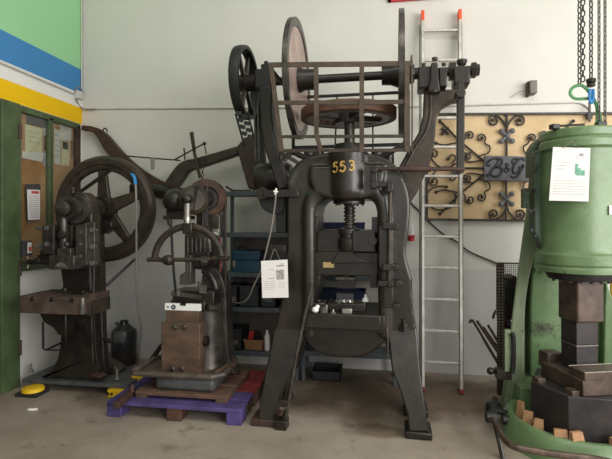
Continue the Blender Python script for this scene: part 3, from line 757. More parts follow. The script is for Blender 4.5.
# linkage on the right of the head
b = MB(); b.cyl(P(373, 168.5, 3.5), P(463, 169.5, 3.5), MPP(400, 3.5) * 1.9); b.cyl(P(400, 168.7, 3.5), P(431, 169, 3.5), MPP(400, 3.5) * 3.2); b.build('pull_rod', 'rust_dark', PX)
b = MB(); b.pb(371, 377.5, 167, 187, 3.5, 3.56); c = P(374.5, 184.5, 3.47); b.cyl(c, c + Vector((0, .1, 0)), .03); c = P(374.5, 169, 3.47); b.cyl(c, c + Vector((0, .1, 0)), .026)
b.pb(374, 392, 181.5, 187, 3.51, 3.55).pb(387.5, 393.5, 182, 192, 3.49, 3.56); b.build('bell_crank', 'iron', PX, .006)
b = MB(); b.cyl(P(390.5, 186, 3.53), P(389.2, 283, 3.53), .016); b.build('lift_rod', 'iron_warm', PX)
for yy in (226, 267.5):
    b = MB(); b.pb(383, 396, yy - 3, yy + 3.2, 3.5, 3.6); c = P(396, yy + .5, 3.5); b.cyl(c, c + Vector((0, .06, 0)), .026); b.build('rod_clamp', 'iron', PX, .006)
b = MB(); b.pp([(379, 226), (388, 226), (388, 270), (383, 272), (379, 266)], 3.55, 3.66); b.build('guide_bar', 'iron', PX, .006)
b = MB(); b.pb(378, 401, 281.5, 287, 3.5, 3.64).pb(384, 393, 286, 308, 3.53, 3.64).pb(393, 400, 304, 309, 3.53, 3.64); c = P(391, 285, 3.48); b.cyl(c, c + Vector((0, .1, 0)), .022); c = P(399, 284, 3.48); b.cyl(c, c + Vector((0, .1, 0)), .026); b.build('lower_bracket', 'iron', PX, .005)
b = MB(); c = P(404, 328, 3.58); b.cyl(P(404, 330, 3.6), P(404, 319, 3.6), .017); b.bolt(P(404, 327, 3.6), 'Z', .032, .03); b.bolt(P(404, 331, 3.6), 'Z', .045, .03); b.build('frame_stud', 'iron', PX)
b = MB(); b.tube(cr([P(387, 329, 3.52), P(388, 336, 3.51), P(388, 347, 3.5), P(387.5, 356, 3.5)]), .008); b.build('drain_pipe', 'iron_warm', PX)
# foot lever rod on the left
b = MB(); b.tube([P(312, 284, 3.48), P(305, 315, 3.47), P(297, 352, 3.46), P(285, 424, 3.46)], .013, 8); b.build('lever_rod', 'iron_grey', PX)
b = MB(); c = P(282, 426, 3.46); b.box(c.x - .05, c.x + .04, 3.42, 3.52, 0, .07); b.cyl((c.x + .01, 3.47, .06), (c.x + .03, 3.47, .14), .02); b.build('lever_foot', 'iron', PX, .006)
# upper shaft, discs, horizontal flywheel
ZS = P(345, 77, YC).z
b = MB(); b.cyl((P(256, 77, YC).x, YC, ZS), (P(476, 74, YC).x, YC, ZS), .034, seg=24); b.build('drive_shaft', 'iron', PX)
RD = .478
def vdisc(x, sgn):
    b = MB(); b.mi = 0
    b.lathe((x, YC, ZS), 'X', [(RD, -.02), (RD, .02), (RD - .06, .02), (RD - .07, .012), (RD - .07, -.012), (RD - .06, -.02)], 72, True)
    d = b.build('friction_disc', 'iron_grey', PX)
    b = MB(); b.lathe((x, YC, ZS), 'X', [(RD - .065, -.01), (RD - .065, .01), (.1, .01), (.1, -.01)], 64, True); b.build('disc_web', 'disc_face', d)
    b = MB(); b.lathe((x, YC, ZS), 'X', [(.036, -.11), (.075, -.11), (.08, -.08), (.1, -.03), (.1, .03), (.085, .06), (.085, .15), (.036, .15)] if sgn > 0 else [(.036, -.15), (.075, -.15), (.08, -.08), (.1, -.03), (.1, .03), (.08, .06), (.07, .1), (.036, .1)], 32, True); b.build('disc_hub', 'iron', d)
    return d
XL, XR = P(296.5, 77, YC).x, P(400.5, 77, YC).x
vdisc(XL, 1); vdisc(XR, -1)
zf = P(348, 115, YC).z; RF = (XR - XL) / 2 - .034; xf = (XL + XR) / 2
b = MB(); b.lathe((xf, YC, zf), 'Z', [(RF, -.036), (RF, .040), (RF - .05, .045), (RF - .05, -.040)], 64, True); fw = b.build('flywheel', 'leather', PX, .004)
b = MB(); b.lathe((xf, YC, zf), 'Z', [(RF - .048, -.036), (RF - .048, .03), (RF - .11, .03), (RF - .11, -.036)], 56, True); b.build('flywheel_rim', 'steel_brown', fw)
b = MB(); b.lathe((xf, YC, zf), 'Z', [(.03, -.07), (.11, -.07), (.1, .06), (.03, .06)], 28, True); b.build('flywheel_hub', 'iron', fw)
for k in range(4):
    a = k * PI / 2 + .5; b = MB(); b.bar((xf + .08 * math.cos(a), YC + .08 * math.sin(a), zf - .02), (xf + (RF - .1) * math.cos(a), YC + (RF - .1) * math.sin(a), zf - .02), .08, .05, w1=.06, h1=.04); b.build('flywheel_spoke', 'iron', fw, .01)
# left belt pulley
xp = P(243, 79, YC).x; RP = MPP(244, YC) * 36
b = MB(); b.lathe((xp, YC, ZS), 'X', [(RP, -.04), (RP + .005, 0), (RP, .04), (RP - .03, .04), (RP - .03, -.04)], 56, True); pu = b.build('belt_pulley', 'black', PX)
b = MB(); b.lathe((xp, YC, ZS), 'X', [(.03, -.06), (.07, -.06), (.07, .1), (.03, .1)], 24, True); b.build('pulley_hub', 'iron', pu)
for k in range(6):
    a = k * PI / 3 + .2; b = MB(); b.bar((xp, YC + .05 * math.cos(a), ZS + .05 * math.sin(a)), (xp, YC + (RP - .02) * math.cos(a), ZS + (RP - .02) * math.sin(a)), .05, .03, (1, 0, 0), w1=.035); b.build('pulley_spoke', 'iron', pu, .006)
# left bearing, strut, lower pulley
b = MB(); b.pb(253, 270, 67, 87, YC - .09, YC + .09).pb(259, 268, 62, 70, YC - .05, YC + .05).pb(262, 266, 59, 64, YC - .02, YC + .02); b.build('left_bearing', 'black', PX, .01)
b = MB(); b.pp([(257, 84), (270, 84), (270, 110), (272, 130), (279, 158), (291, 186), (277, 190), (262, 144), (259, 120)], YC - .1, YC + .04); b.build('left_bracket', 'iron', PX, .012)
b = MB(); b.lathe(P(255, 178, YC + .1), 'X', [(.04, 0), (.11, 0), (.13, .03), (.13, .27), (.11, .3), (.04, .3)], 36, True); b.cyl(P(253, 178, YC + .1), P(290, 178, YC + .1), .04); b.build('lower_pulley', 'iron', PX)
b = MB(); b.pb(262, 298, 189.5, 197, 3.55, 3.63); c = P(262, 193.5, 3.6); b.lathe(c, 'Y', [(.05, -.04), (.05, .05)], 24); b.build('side_bar', 'iron', PX, .006)
b = MB(); b.pp(cr([(257, 194), (258, 203), (263, 210), (272, 214), (281, 212), (284, 196)], 4), 3.66, 3.78).pb(274.5, 285.5, 197, 233, 3.68, 3.76); b.build('side_guard', 'black', PX, .008)
b = MB(); b.pb(268, 285, 246, 252.5, 3.58, 3.64); b.build('paper_bracket', 'iron', PX, .004)
for px, py in ((304, 176), (307.5, 176.5), (304.5, 183), (308.5, 184)):
    b = MB(); c = P(px, py, 3.62); b.cyl(c - Vector((0, .006, 0)), c, .008, seg=10); b.build('plate_hole', 'rust', PX)
# belts
xb = xp
b = MB()
for sg in (1,):
    b.bar((xb, YC + sg * RP, ZS), (xb + .09, YC + .1 + sg * .12, P(262, 172, YC).z), .07, .008, (0, 1, 0))
b.build('drive_belt', 'black', PX)
b = MB(); A = P(240, 112, YC - .2); B_ = P(249, 146, YC - .1)
for k in range(11):
    q = A.lerp(B_, k / 10); b.obox(q + Vector((.022 if k % 2 else -.022, 0, 0)), (.045, .012, .03), 0, 0, .25)
b.bar(A - Vector((.05, 0, 0)), B_ - Vector((.05, 0, 0)), .008, .014).bar(A + Vector((.05, 0, 0)), B_ + Vector((.05, 0, 0)), .008, .014)
b.build('link_belt', 'black', PX)
b = MB()
for px in (254, 257.5): b.tube([P(px - 1, 100, YC - .12), P(px, 160, YC - .12)], .007, 6)
each(b, 'shifter_rod', 'iron_grey', PX)
# cage
YG, YH = 3.30, 4.14
cg = lambda a, c_, Y=YG: P(a[0], a[1], Y)
b = MB()
def flat(p, q, w=.036, h=.012): b.bar(p, q, w, h, (0, 1, 0))
flat(P(269, 63.5, YG), P(413, 63.5, YG)); cage = b.build('cage', 'cage_brown', PX, .002)
for y0_, xl, xr in ((101.8, 275.5, 411), (136, 279, 411), (150, 281, 411)):
    b = MB(); flat(P(xl, y0_, YG + .008), P(xr, y0_, YG + .008), .03 if y0_ < 120 else .022); b.build('cage_rail', 'cage_brown' if y0_ < 120 else 'iron_warm', cage)
for pts in ([(271, 62), (276, 101), (282, 151)], [(317, 63), (317.3, 134), (322, 151)], [(363, 63), (363, 152)], [(408.5, 63), (408.5, 152)]):
    b = MB()
    for q in range(len(pts) - 1): flat(P(*pts[q], YG - .008), P(*pts[q + 1], YG - .008), .032)
    b.build('cage_post', 'cage_brown', cage)
b = MB(); flat(P(413.3, 61.5, YG + .02), P(413.3, 152, YG + .02), .01, .03); b.build('cage_post', 'cage_brown', cage)
for xx in (P(269, 63, YG).x, P(413, 63, YG).x):
    b = MB(); z_ = P(300, 63.5, YG).z; b.bar((xx, YG, z_), (xx, YH, z_), .012, .036); b.build('cage_side_rail', 'cage_brown', cage)
    zz = P(300, 150, YG).z; xq = xx + (.07 if xx < -.2 else 0)
    b = MB(); b.bar((xq, YG, zz), (xq, YH, zz), .012, .03); b.build('cage_side_rail', 'iron_warm', cage)
z_ = P(300, 63.5, YG).z
zb94 = P(350, 94.5, YH).z
b = MB(); b.bar((P(269, 63, YG).x, YH, zb94), (P(413, 63, YG).x, YH, zb94), .012, .026); b.build('cage_back_rail', 'iron', cage)
b = MB(); b.bar((P(269, 63, YG).x, YH, P(300, 147, YH).z), (P(413, 63, YG).x, YH, P(300, 147, YH).z), .012, .03); b.build('cage_back_rail', 'iron', cage)
for px in (335, 371, 402):
    b = MB(); b.bar(Vector((P(px, 99, YH).x, YH, zb94)), P(px - (2 if px < 360 else 0), 150, YH), .012, .03, (0, 1, 0)); b.build('cage_back_post', 'iron', cage)
for xx in (P(269, 63, YG).x, P(413, 63, YG).x):
    b = MB(); b.bar((xx, YH, z_), (xx, YH, P(300, 152, YH).z), .03, .012, (0, 1, 0)); b.build('cage_back_post', 'iron', cage)
# rods that carry the cage on the crown
b = MB(); b.tube(cr([P(283, 160, 3.6), P(291, 152, 3.62), P(306, 157, 3.62), P(330, 156, 3.62)]), .022, 10); b.tube(cr([P(362, 158, 3.62), P(380, 157, 3.62), P(396, 149, 3.6), P(408, 142, 3.6)]), .02, 10); each(b, 'crown_brace', 'iron', PX)
# right arm with bearings
YR = 3.70
arm = [(424, 90), (463, 90), (463, 99), (452, 101), (442, 107), (436, 118), (434, 145), (429, 165), (417, 192), (408, 206), (401, 186), (399, 166), (410, 146), (418, 133), (423, 114)]
b = MB(); b.pp(arm, YR, YR + .14); b.build('right_arm', 'iron_warm', PX, .014)
b = MB(); b.tube(cr([P(x, y, YR) for x, y in ((430, 92), (430, 115), (425, 133), (415, 148), (404, 168))], 4), .014, 8); b.build('arm_rib', 'iron_warm', PX)
b = MB(); b.pb(418, 431, 66, 88, YC - .1, YC + .1).pb(438.5, 447, 67, 87, YC - .1, YC + .1).pp([(431, 62), (437.5, 62), (439, 80), (440.5, 92), (427.5, 92), (430, 78)], YC - .13, YC + .1); b.build('right_bearing', 'iron', PX, .012)
b = MB(); b.bolt(P(434, 60.5, YC), 'Z', .025, .02); b.bolt(P(423, 66, YC), 'Z', .018, .02); b.bolt(P(443, 66, YC), 'Z', .018, .02); b.bolt(P(434, 93, YC - .12), 'Z', .03, .02); each(b, 'bearing_bolt', 'iron', PX)
b = MB(); b.lathe((P(448, 75, YC).x, YC, ZS), 'X', [(.045, 0), (.07, .0), (.07, .05), (.045, .05)], 6); b.lathe((P(470, 75, YC).x, YC, ZS), 'X', [(.06, 0), (.06, .035), (.045, .045), (.045, .06)], 6); each(b, 'shaft_nut', 'iron', PX)
b = MB(); b.pb(453.5, 470, 66, 84, YC - .09, YC + .09); b.cyl(P(461, 66, YC), P(461, 60, YC), .034); b.bolt(P(461, 64, YC), 'Z', .045, .03); b.build('shift_collar', 'iron', PX, .012)
b = MB(); b.pp([(458, 80), (463.5, 80), (465, 92), (464.5, 170), (457, 170), (457.5, 92)], YC - .22, YC - .16); c = P(461, 93, YC - .25); b.cyl(c, c + Vector((0, .12, 0)), .036); c = P(460.5, 169, YC - .26); b.cyl(c, c + Vector((0, .12, 0)), .032); b.build('shift_lever', 'iron', PX, .006)
b = MB(); b.cyl((P(413, 80, YC).x, YC, ZS), (P(420, 80, YC).x, YC, ZS), .045, seg=18); b.build('shaft_collar', 'iron', PX)

# the press stands very slightly turned, pivoting near its front feet
ph_ = math.radians(-1.7); pv = Vector((.25, 3.6, 0)); PX.rotation_euler.z = ph_
PX.location = pv + Matrix.Rotation(ph_, 3, 'Z') @ (PX.location - pv)

# things lying on the press bed
zbed = P(343, 315, 3.52).z
def bedbox(px0, px1, pyt, Y0, Y1, m, name, label, cat, bev=.005, z0=None):
    x0, x1 = P(px0, 300, Y0).x, P(px1, 300, Y0).x; zt_ = P((px0 + px1) / 2, pyt, Y0).z
    b = MB(); b.box(x0, x1, Y0, Y1, zbed if z0 is None else z0, zt_); return tag(b.build(name, m, None, bev), label, cat)
bedbox(326, 366, 304, 3.66, 3.9, 'iron', 'die_block', 'wide dark die block in the middle of the press bed', 'die block')
zt_ = P(346, 304, 3.66).z
t = thing('die_insert', 'small dark die with a bright toothed top edge on the die block', 'die', (P(344, 304, 3.7).x, 3.75, zt_))
MB().box(P(336, 300, 3.7).x, P(353, 300, 3.7).x, 3.72, 3.86, zt_, P(344, 294, 3.7).z).build('body', 'crate', t, .003)
b = MB()
for k in range(9): b.obox((P(336.5 + 1.9 * k, 301, 3.69).x, 3.7, zt_ + .014), (.014, .02, .012 + .01 * (k % 3)), .5 * k, .3, .4)
b.build('teeth', 'steel', t)
bedbox(342, 352, 309, 3.57, 3.63, 'steel', 'steel_tag', 'pale steel block lying at the front of the press bed', 'block', .004)
c = P(315, 312, 3.56); b = MB(); b.sph((c.x, 3.57, zbed + .024), .028, 14, (1, .8, .85)).sph((c.x + .016, 3.58, zbed + .046), .018, 12, (1, .8, .9)); tag(b.build('rag', 'white'), 'small white crumpled rag at the left end of the press bed', 'rag')
c = P(333, 313, 3.56); b = MB(); b.lathe((c.x, 3.57, zbed), 'Z', [(.022, 0), (.024, .006), (.01, .016), (.008, .03), (0, .032)], 14); tag(b.build('steel_button', 'steel'), 'small pale steel stud with a round base on the press bed', 'stud')
c = P(322, 312, 3.56); b = MB(); b.lathe((c.x, 3.6, zbed), 'Z', [(.02, 0), (.03, .0), (.03, .05), (.02, .05)], 18, True); tag(b.build('iron_ring', 'iron_grey'), 'dark iron ring beside the white rag on the press bed', 'ring')
b = MB(); c = P(326.3, 310, 3.58); b.box(c.x - .008, c.x + .008, 3.58, 3.60, zbed, P(326, 305, 3.58).z); tag(b.build('steel_pin', 'steel', None, .002), 'thin upright steel pin left of the die block', 'pin')
b = MB(); x0 = P(314, 300, 3.68).x; b.box(x0, P(325, 300, 3.68).x, 3.68, 3.85, zbed, P(319, 303, 3.68).z); b.cyl((x0 + .03, 3.72, P(319, 303, 3.68).z), (x0 + .03, 3.72, P(319, 300, 3.68).z), .02); tag(b.build('clamp_block', 'iron_grey', None, .006), 'dark clamp block with a peg at the left of the die block', 'clamp')
b = MB(); c = P(365.5, 302, 3.75); b.lathe((c.x, 3.78, P(365, 304, 3.66).z), 'Z', [(.03, 0), (.026, .02), (.012, .035), (.01, .055), (0, .06)], 14); tag(b.build('white_fitting', 'white'), 'small whitish knob shaped fitting at the right end of the die block', 'fitting')

# information sheet hung on the press and its cord
def sheet(name, corners, Y, label, wires, extra, m=('paper', 'ink', 'ink_dark', 'ink_photo')):
    t = thing(name, label, 'paper', (corners[3] + corners[2]) / 2)
    p = corners; nrm = (p[1] - p[0]).cross(p[3] - p[0]).normalized()
    if nrm.y > 0: nrm = -nrm
    b = MB(); b.hull8([q - nrm * .002 for q in p] + [q for q in p])
    def bl(u, v): return p[0].lerp(p[1], u).lerp(p[3].lerp(p[2], u), v) + nrm * .0008
    for (u0, u1, v0, v1, mi) in extra:
        b.mi = mi; b.quad(bl(u0, v0), bl(u1, v0), bl(u1, v1), bl(u0, v1))
    b.build('sheet', list(m), t)
    b = MB()
    for w in wires: b.tube(w, .0025, 5)
    b.build('hanging_wire', 'cord', t)
    return t
pc = [P(261, 261, 3.42), P(287.5, 259.5, 3.42), P(288.5, 297.5, 3.42), P(262.3, 298, 3.42)]
ex = [(.58, .88, .14, .17, 2), (.74, .84, .09, .125, 1), (.27, .50, .23, .245, 1), (.25, .48, .47, .485, 2), (.57, .86, .26, .52, 3)]
ex += [(.1, .5, .56 + .05 * k, .572 + .05 * k, 1) for k in range(5)] + [(.62, .88, .58 + .05 * k, .592 + .05 * k, 1) for k in range(4)]
sheet('information_sheet', pc, 3.42, 'white printed sheet with a small photo hung on the left side of the tall press', [[P(270, 260.5, 3.42), P(274, 249, 3.57)], [P(280, 260, 3.42), P(275, 249, 3.57)]], ex)
b = MB(); b.tube(cr([P(276, 191, 3.53), P(275, 205, 3.52), P(271, 230, 3.5), P(266, 252, 3.5), P(261, 270, 3.5), P(254, 285, 3.52), P(248, 298, 3.6), P(240, 303, 3.8), P(231, 301, 4.2), P(228, 296, 4.4)]), .006, 6)
tag(b.build('hanging_cord', 'cord'), 'thin cord hanging from the left side of the tall press past the paper', 'cord')
b = MB(); c = P(275.8, 191.5, 3.52); b.obox(c, (.014, .014, .05), 0, 0, .2).obox(c + Vector((0, -.003, 0)), (.036, .012, .014), 0, 0, .2)
tag(b.build('cord_clip', 'white', None, .003), 'small white clip where the cord hangs from the tall press', 'clip')

# ------------------------------------------------------------------ left eccentric press with the big flywheel
LP = thing('eccentric_press', 'small grey eccentric press with large spoked flywheel and slotted table', 'press', (P(75, 380, 4.1).x, 4.2, .07))
xC = P(62, 207, 3.70).x                      # axis of the crankshaft
zC = P(62, 208, 3.70).z
zA = P(105, 209, 4.36).z
xA = P(105, 209, 4.36).x
x0, x1 = P(22, 380, 3.9).x, P(127, 380, 3.9).x
b = MB(); b.box(x0, x1, 3.9, 4.40, .07, .105); b.build('base_plate', 'plate_grey', LP, .004)
for px, py, Y in ((31, 374, 4.05), (117, 377, 4.0)):
    b = MB(); c = P(px, 381, Y); b.cyl((c.x, Y, .115), (c.x, Y, .2), .012, seg=10); b.bolt((c.x, Y, .115), 'Z', .024, .025); b.build('levelling_bolt', 'steel', LP)
ped = cr([(64, 310), (61, 326), (60.5, 342), (58, 357), (53, 368), (47, 376), (41, 381.5)], 4) + cr([(97, 381.5), (99, 372), (96, 350), (95, 330), (94, 310)], 4)
b = MB(); b.pp([tuple(q) for q in ped], 3.95, 4.12, .115); b.build('pedestal', 'iron', LP, .02, seg=3)
b = MB(); b.pp(cr([(66, 311), (74, 320), (82, 328), (88, 337), (90, 345), (88, 330), (84, 318), (82, 311)], 4), 3.9, 3.97); b.build('pedestal_rib', 'iron', LP, .01)
b = MB(); b.pp([(38, 311), (66, 311), (66, 338), (58, 335), (53, 328), (43, 322)], 3.78, 4.1); b.build('table_bracket', 'iron', LP, .012)
# table with T slots
xt0, xt1 = P(20, 300, 3.62).x, P(83, 300, 3.62).x
zt0, zt1 = P(50, 314, 3.62).z, P(50, 296.5, 3.62).z
b = MB(); sl = [xt0 + (xt1 - xt0) * k for k in (.19, .5, .82)]
xs = [xt0] + sum([[q - .011, q + .011] for q in sl], []) + [xt1]
b.box(xt0, xt1, 3.62, 4.02, zt0, zt1 - .03)
for k in range(0, 8, 2): b.box(xs[k], xs[k + 1], 3.62, 4.02, zt1 - .03, zt1)
tb = b.build('table', 'table_brown', LP, .003)
b = MB()
for q in sl: b.box(q - .022, q + .022, 3.617, 3.622, zt1 - .045, zt1 - .028).box(q - .009, q + .009, 3.617, 3.622, zt1 - .03, zt1 - .004).box(q - .0105, q + .0105, 3.625, 4.015, zt1 - .0302, zt1 - .028)
b.build('slot', 'black', tb)
b = MB(); b.box(xt1 - .012, xt1 + .014, 3.60, 3.63, zt0 + .01, zt1 - .002); b.build('edge_plate', 'steel', tb, .003)
b = MB(); b.box(xt1 - .02, xt1 + .018, 3.68, 4.0, zt0 - .02, zt1 - .05); b.build('side_rail', 'iron_warm', tb, .004)
b = MB(); c = P(70, 292, 3.8); b.obox((c.x, 3.82, zt1 + .012), (.22, .08, .024), .2); b.obox((c.x + .1, 3.78, zt1 + .02), (.14, .04, .03), -.3); b.cyl((c.x - .05, 3.8, zt1), (c.x - .05, 3.8, zt1 + .05), .025); b.build('clamp_bar', 'iron', LP, .004)
# stirrup below the table
b = MB(); b.tube([P(43, 322, 3.8), P(43.2, 348.5, 3.8), P(46, 350, 3.82), P(61, 343, 4.0)], .010, 8); b.tube([P(46, 350, 3.82), P(58, 350, 3.82), P(66, 350, 3.9), P(66, 322, 3.85)], .007, 8); b.build('foot_stirrup', 'iron', LP)
b = MB(); b.cyl(P(91.5, 314, 3.82), P(93, 364, 3.92), .009, seg=8); b.sph(P(91.5, 313, 3.82), .017); b.sph(P(93, 362, 3.92), .013); b.build('trip_rod', 'iron_grey', LP)
# back column (right of the pedestal) and the foot lever
b = MB(); b.pp([(92, 205), (104, 205), (106, 260), (107.5, 330), (109, 350), (113, 357), (121, 362), (127, 366), (126, 371), (117, 372), (104, 379), (97, 379), (97, 300)], 4.30, 4.16, .105); b.build('back_column', 'iron_warm', LP, .012)
b = MB(); b.cyl(P(101, 310, 4.05), P(104, 372, 4.05), .022); b.cyl(P(103, 338, 4.05), P(112, 342, 4.05), .02); b.cyl(P(102, 344, 4.08), P(101, 368, 4.0), .014); each(b, 'trip_linkage', 'iron', LP)
b = MB(); c = P(99, 375, 3.92); b.obox((c.x, 3.92, c.z), (.11, .09, .02), -.3); fp = b.build('foot_pedal', 'rust', LP, .004)
b = MB(); b.bar(c + Vector((0, .03, 0)), P(112, 366, 4.12), .035, .03); b.build('pedal_bar', 'iron', LP, .004)
# C frame
b = MB(); b.pp(cr([(59, 258), (60, 270), (62, 284), (64, 297), (90, 299), (91, 280), (91, 255), (91, 225), (90, 207), (84, 195), (75, 192), (66, 200), (62, 225)], 3), 3.88, 4.06); b.build('frame', 'iron', LP, .02)
b = MB(); b.cyl(P(94, 264, 3.86), P(93.5, 296, 3.86), .012); b.build('oil_pipe', 'steel_dark', LP)
# slide guides and ram
b = MB(); b.pp([(75.5, 226), (86, 223), (86.5, 265), (75, 269)], 3.70, 3.88).pp([(86.5, 222), (94.5, 222), (95, 266), (87, 268)], 3.76, 3.84); g = b.build('right_guide', 'iron_grey', LP, .006)
b = MB()
for y in (230, 246.5, 263): c = P(92, y, 3.74); b.cyl(c, c + Vector((0, .06, 0)), .016, seg=12); b.bolt(c - Vector((0, .01, 0)), 'Y', .022, .018)
for y in (232, 244, 256): c = P(81, y, 3.70); b.cyl(c - Vector((0, .008, 0)), c + Vector((0, .02, 0)), .012, seg=10)
each(b, 'guide_bolt', 'steel', g)
b = MB(); b.pb(42, 52.5, 225, 254, 3.76, 3.92); b.pb(51, 54, 224.5, 255, 3.74, 3.92); g = b.build('left_guide', 'iron_grey', LP, .005)
b = MB()
for y in (228.5, 245.5): b.cyl(P(36, y, 3.82), P(44, y, 3.82), .012, seg=10); b.lathe(P(38.5, y, 3.82), 'X', [(.008, 0), (.022, .02), (.024, .06)], 12)
for y in (228, 244): c = P(47, y, 3.76); b.bolt(c - Vector((0, .012, 0)), 'Y', .022, .02)
each(b, 'guide_bolt', 'steel', g)
b = MB(); b.pb(48.5, 74, 255.5, 269.5, 3.64, 3.9); rm = b.build('ram', 'iron_grey', LP, .006)
b = MB(); c = P(60.5, 268.5, 3.637)
b.prism([c + Vector((.052 * math.cos(k * PI / 12), 0, .052 * math.sin(k * PI / 12))) for k in range(13)], (0, .008, 0)); b.build('ram_clamp', 'steel', rm)
b = MB()
for px, py in ((56, 260), (66, 260), (57, 267.5), (60.5, 266.7), (64, 267.5)): c = P(px, py, 3.633); b.cyl(c, c + Vector((0, .01, 0)), .008, seg=10)
each(b, 'ram_hole', 'black', rm)
b = MB(); b.pb(57, 70.5, 248.5, 256, 3.66, 3.82).pb(55, 72, 225, 257, 3.82, 3.9); b.build('ram_neck', 'iron_grey', rm, .004)
b = MB(); c = P(64, 236, 3.72); b.cyl(P(63.5, 218, 3.74), P(64, 248, 3.74), .034, seg=18); b.sph(P(62, 235, 3.70), .038, 14); b.sph(P(67, 244.5, 3.69), .026, 12); b.lathe(P(62, 234, 3.655), 'Y', [(.026, 0), (.026, .03)], 6); b.build('connecting_rod', 'iron_grey', LP)
b = MB(); b.lathe((xC, 3.62, zC), 'Y', [(0, 0), (.018, 0), (.022, .03), (.035, .03), (.035, .05), (.055, .05), (.058, .075), (.065, .078), (.068, .13), (.08, .135), (.085, .22), (.09, .26)], 32); b.build('crank_end', 'iron_grey', LP)
b = MB(); b.lathe((xC + .06, 3.80, zC - .01), 'Y', [(.07, -.0), (.125, 0), (.13, .02), (.13, .08), (.07, .08)], 40, True); b.lathe((xC + .02, 3.72, zC), 'Y', [(.07, 0), (.10, .0), (.105, .08), (.07, .08)], 36, True); b.build('crank_strap', 'iron_grey', LP)
b = MB(); b.pp(cr([(70, 228), (70, 210), (72, 198), (79, 192), (87, 196), (91, 208), (92, 228)], 4), 3.84, 3.98); c = P(73, 189, 3.8); b.cyl(c, c - Vector((0, 0, .05)), .014); b.sph(c, .02, 10); b.build('bearing_cap', 'iron_warm', LP, .014)
b = MB(); b.cyl((xC, 3.9, zC), (xA, 4.46, zA), .07, seg=26); b.lathe((xC + .0, 4.08, zC), 'Y', [(.07, 0), (.105, 0), (.105, .1), (.07, .1)], 26, True); b.build('crank_shaft', 'iron', LP)
b = MB(); b.pp([(96, 222), (112, 222), (111, 228), (103, 234), (97, 234)], 4.14, 4.26); b.build('shaft_bracket', 'iron', LP, .01)
# flywheel
RW = MPP(105, 4.30) * 53.5
b = MB(); b.lathe((xA, 4.30, zA), 'Y', [(RW - .03, 0), (RW, .03), (RW, .10), (RW - .12, .10), (RW - .15, .05), (RW - .13, .015), (RW - .09, .012), (RW - .085, 0)], 72, True); fl = b.build('flywheel', 'iron_warm', LP)
b = MB(); b.lathe((xA, 4.24, zA), 'Y', [(.07, 0), (.115, 0), (.13, .04), (.13, .15), (.07, .15)], 32, True); b.build('flywheel_hub', 'iron', fl)
for k in range(5):
    a = math.radians(93 + 72 * k); dv = Vector((math.cos(a), 0, math.sin(a)))
    b = MB(); c = Vector((xA, 4.355, zA)); b.bar(c + dv * .09, c + dv * (RW - .12), .14, .05, (0, 1, 0), w1=.085, h1=.04); b.build('flywheel_spoke', 'iron_warm', fl, .014)
b = MB(); b.bar(P(80, 192, 4.22), P(118, 165, 4.22), .03, .02, (0, 1, 0)); b.build('tie_strap', 'iron', LP)
b = MB(); b.cyl(P(106, 286, 4.3), P(135, 259, 4.5), .014, seg=10); b.build('brace_rod', 'iron', LP)
b = MB(); c = P(38, 258, 3.8); b.cyl(P(28, 262, 3.82), P(49, 262, 3.82), .026); b.pb(37, 50, 255, 264, 3.80, 3.88); b.cyl(P(35.5, 261, 3.79), P(41, 261, 3.79), .03); b.pb(40, 46, 250, 256, 3.8, 3.86); b.build('knockout_bar', 'iron', LP, .004)
# leaning pipe with blue tape hung on the flywheel
b = MB(); b.tube(cr([P(134, 178, 4.28), P(136, 190, 4.28), P(136.5, 250, 4.3), P(137, 300, 4.36), P(141, 330, 4.42), P(138.5, 352, 4.46), G(137.5, 368, .012)]), .011, 8)
o = thing('hose', 'thin grey hose with a blue end hanging over the flywheel', 'hose', G(137.5, 368, 0)); b.build('tube', 'conduit_grey', o)
b = MB(); b.tube(cr([P(131.5, 174.5, 4.3), P(133.5, 176, 4.27), P(135, 180, 4.27), P(135.3, 184, 4.28)]), .017, 10); b.build('blue_end', 'sky_blue', o)
# skates under the base plate
def skate(px, py, label, zt_, n='machine_skate', blk=True):
    g_ = G(px, py); 
    t = thing(n, label, 'skate', g_)
    b = MB(); b.lathe((g_.x, g_.y, .028), 'Z', [(.085, 0), (.095, .006), (.092, .032), (.07, .04), (0, .04)], 20); b.build('body', 'yellow', t)
    b = MB(); b.box(g_.x - .11, g_.x + .10, g_.y - .09, g_.y + .09, .0, .03); b.build('sole', 'rubber', t, .004)
    return t
skate(33, 394, 'yellow round machine skate under the left corner of the small press', .07)
g_ = G(118, 398)
t = thing('jack_block', 'yellow block with black marks beside the purple pallet', 'block', (g_.x, g_.y + .05, 0))
b = MB(); b.box(P(107, 390, g_.y).x, P(126, 390, g_.y).x, g_.y, g_.y + .16, 0, .068); b.build('body', 'yellow', t, .006)
b = MB()
for k in (-1, 0): b.box(g_.x - .07 + .035 * k, g_.x - .05 + .035 * k, g_.y - .002, g_.y + .001, .02, .045)
b.build('mark', 'black', t)
c = P(137, 382, 4.1)
b = MB(); b.box(P(132.5, 380, 4.1).x, P(143, 380, 4.1).x, 4.08, 4.2, 0, P(137, 375, 4.1).z); tag(b.build('jack_block', 'yellow', None, .006), 'yellow block half hidden behind the rusty tray corner', 'block')
b = MB(); c = G(31, 411); b.sph((c.x, c.y, .012), .03, 10, (1.3, .7, .4)).sph((c.x + .03, c.y + .01, .012), .02, 8, (1.2, .8, .6)); tag(b.build('paper_scrap', 'paper'), 'crumpled white paper scrap on the floor at the left', 'litter')
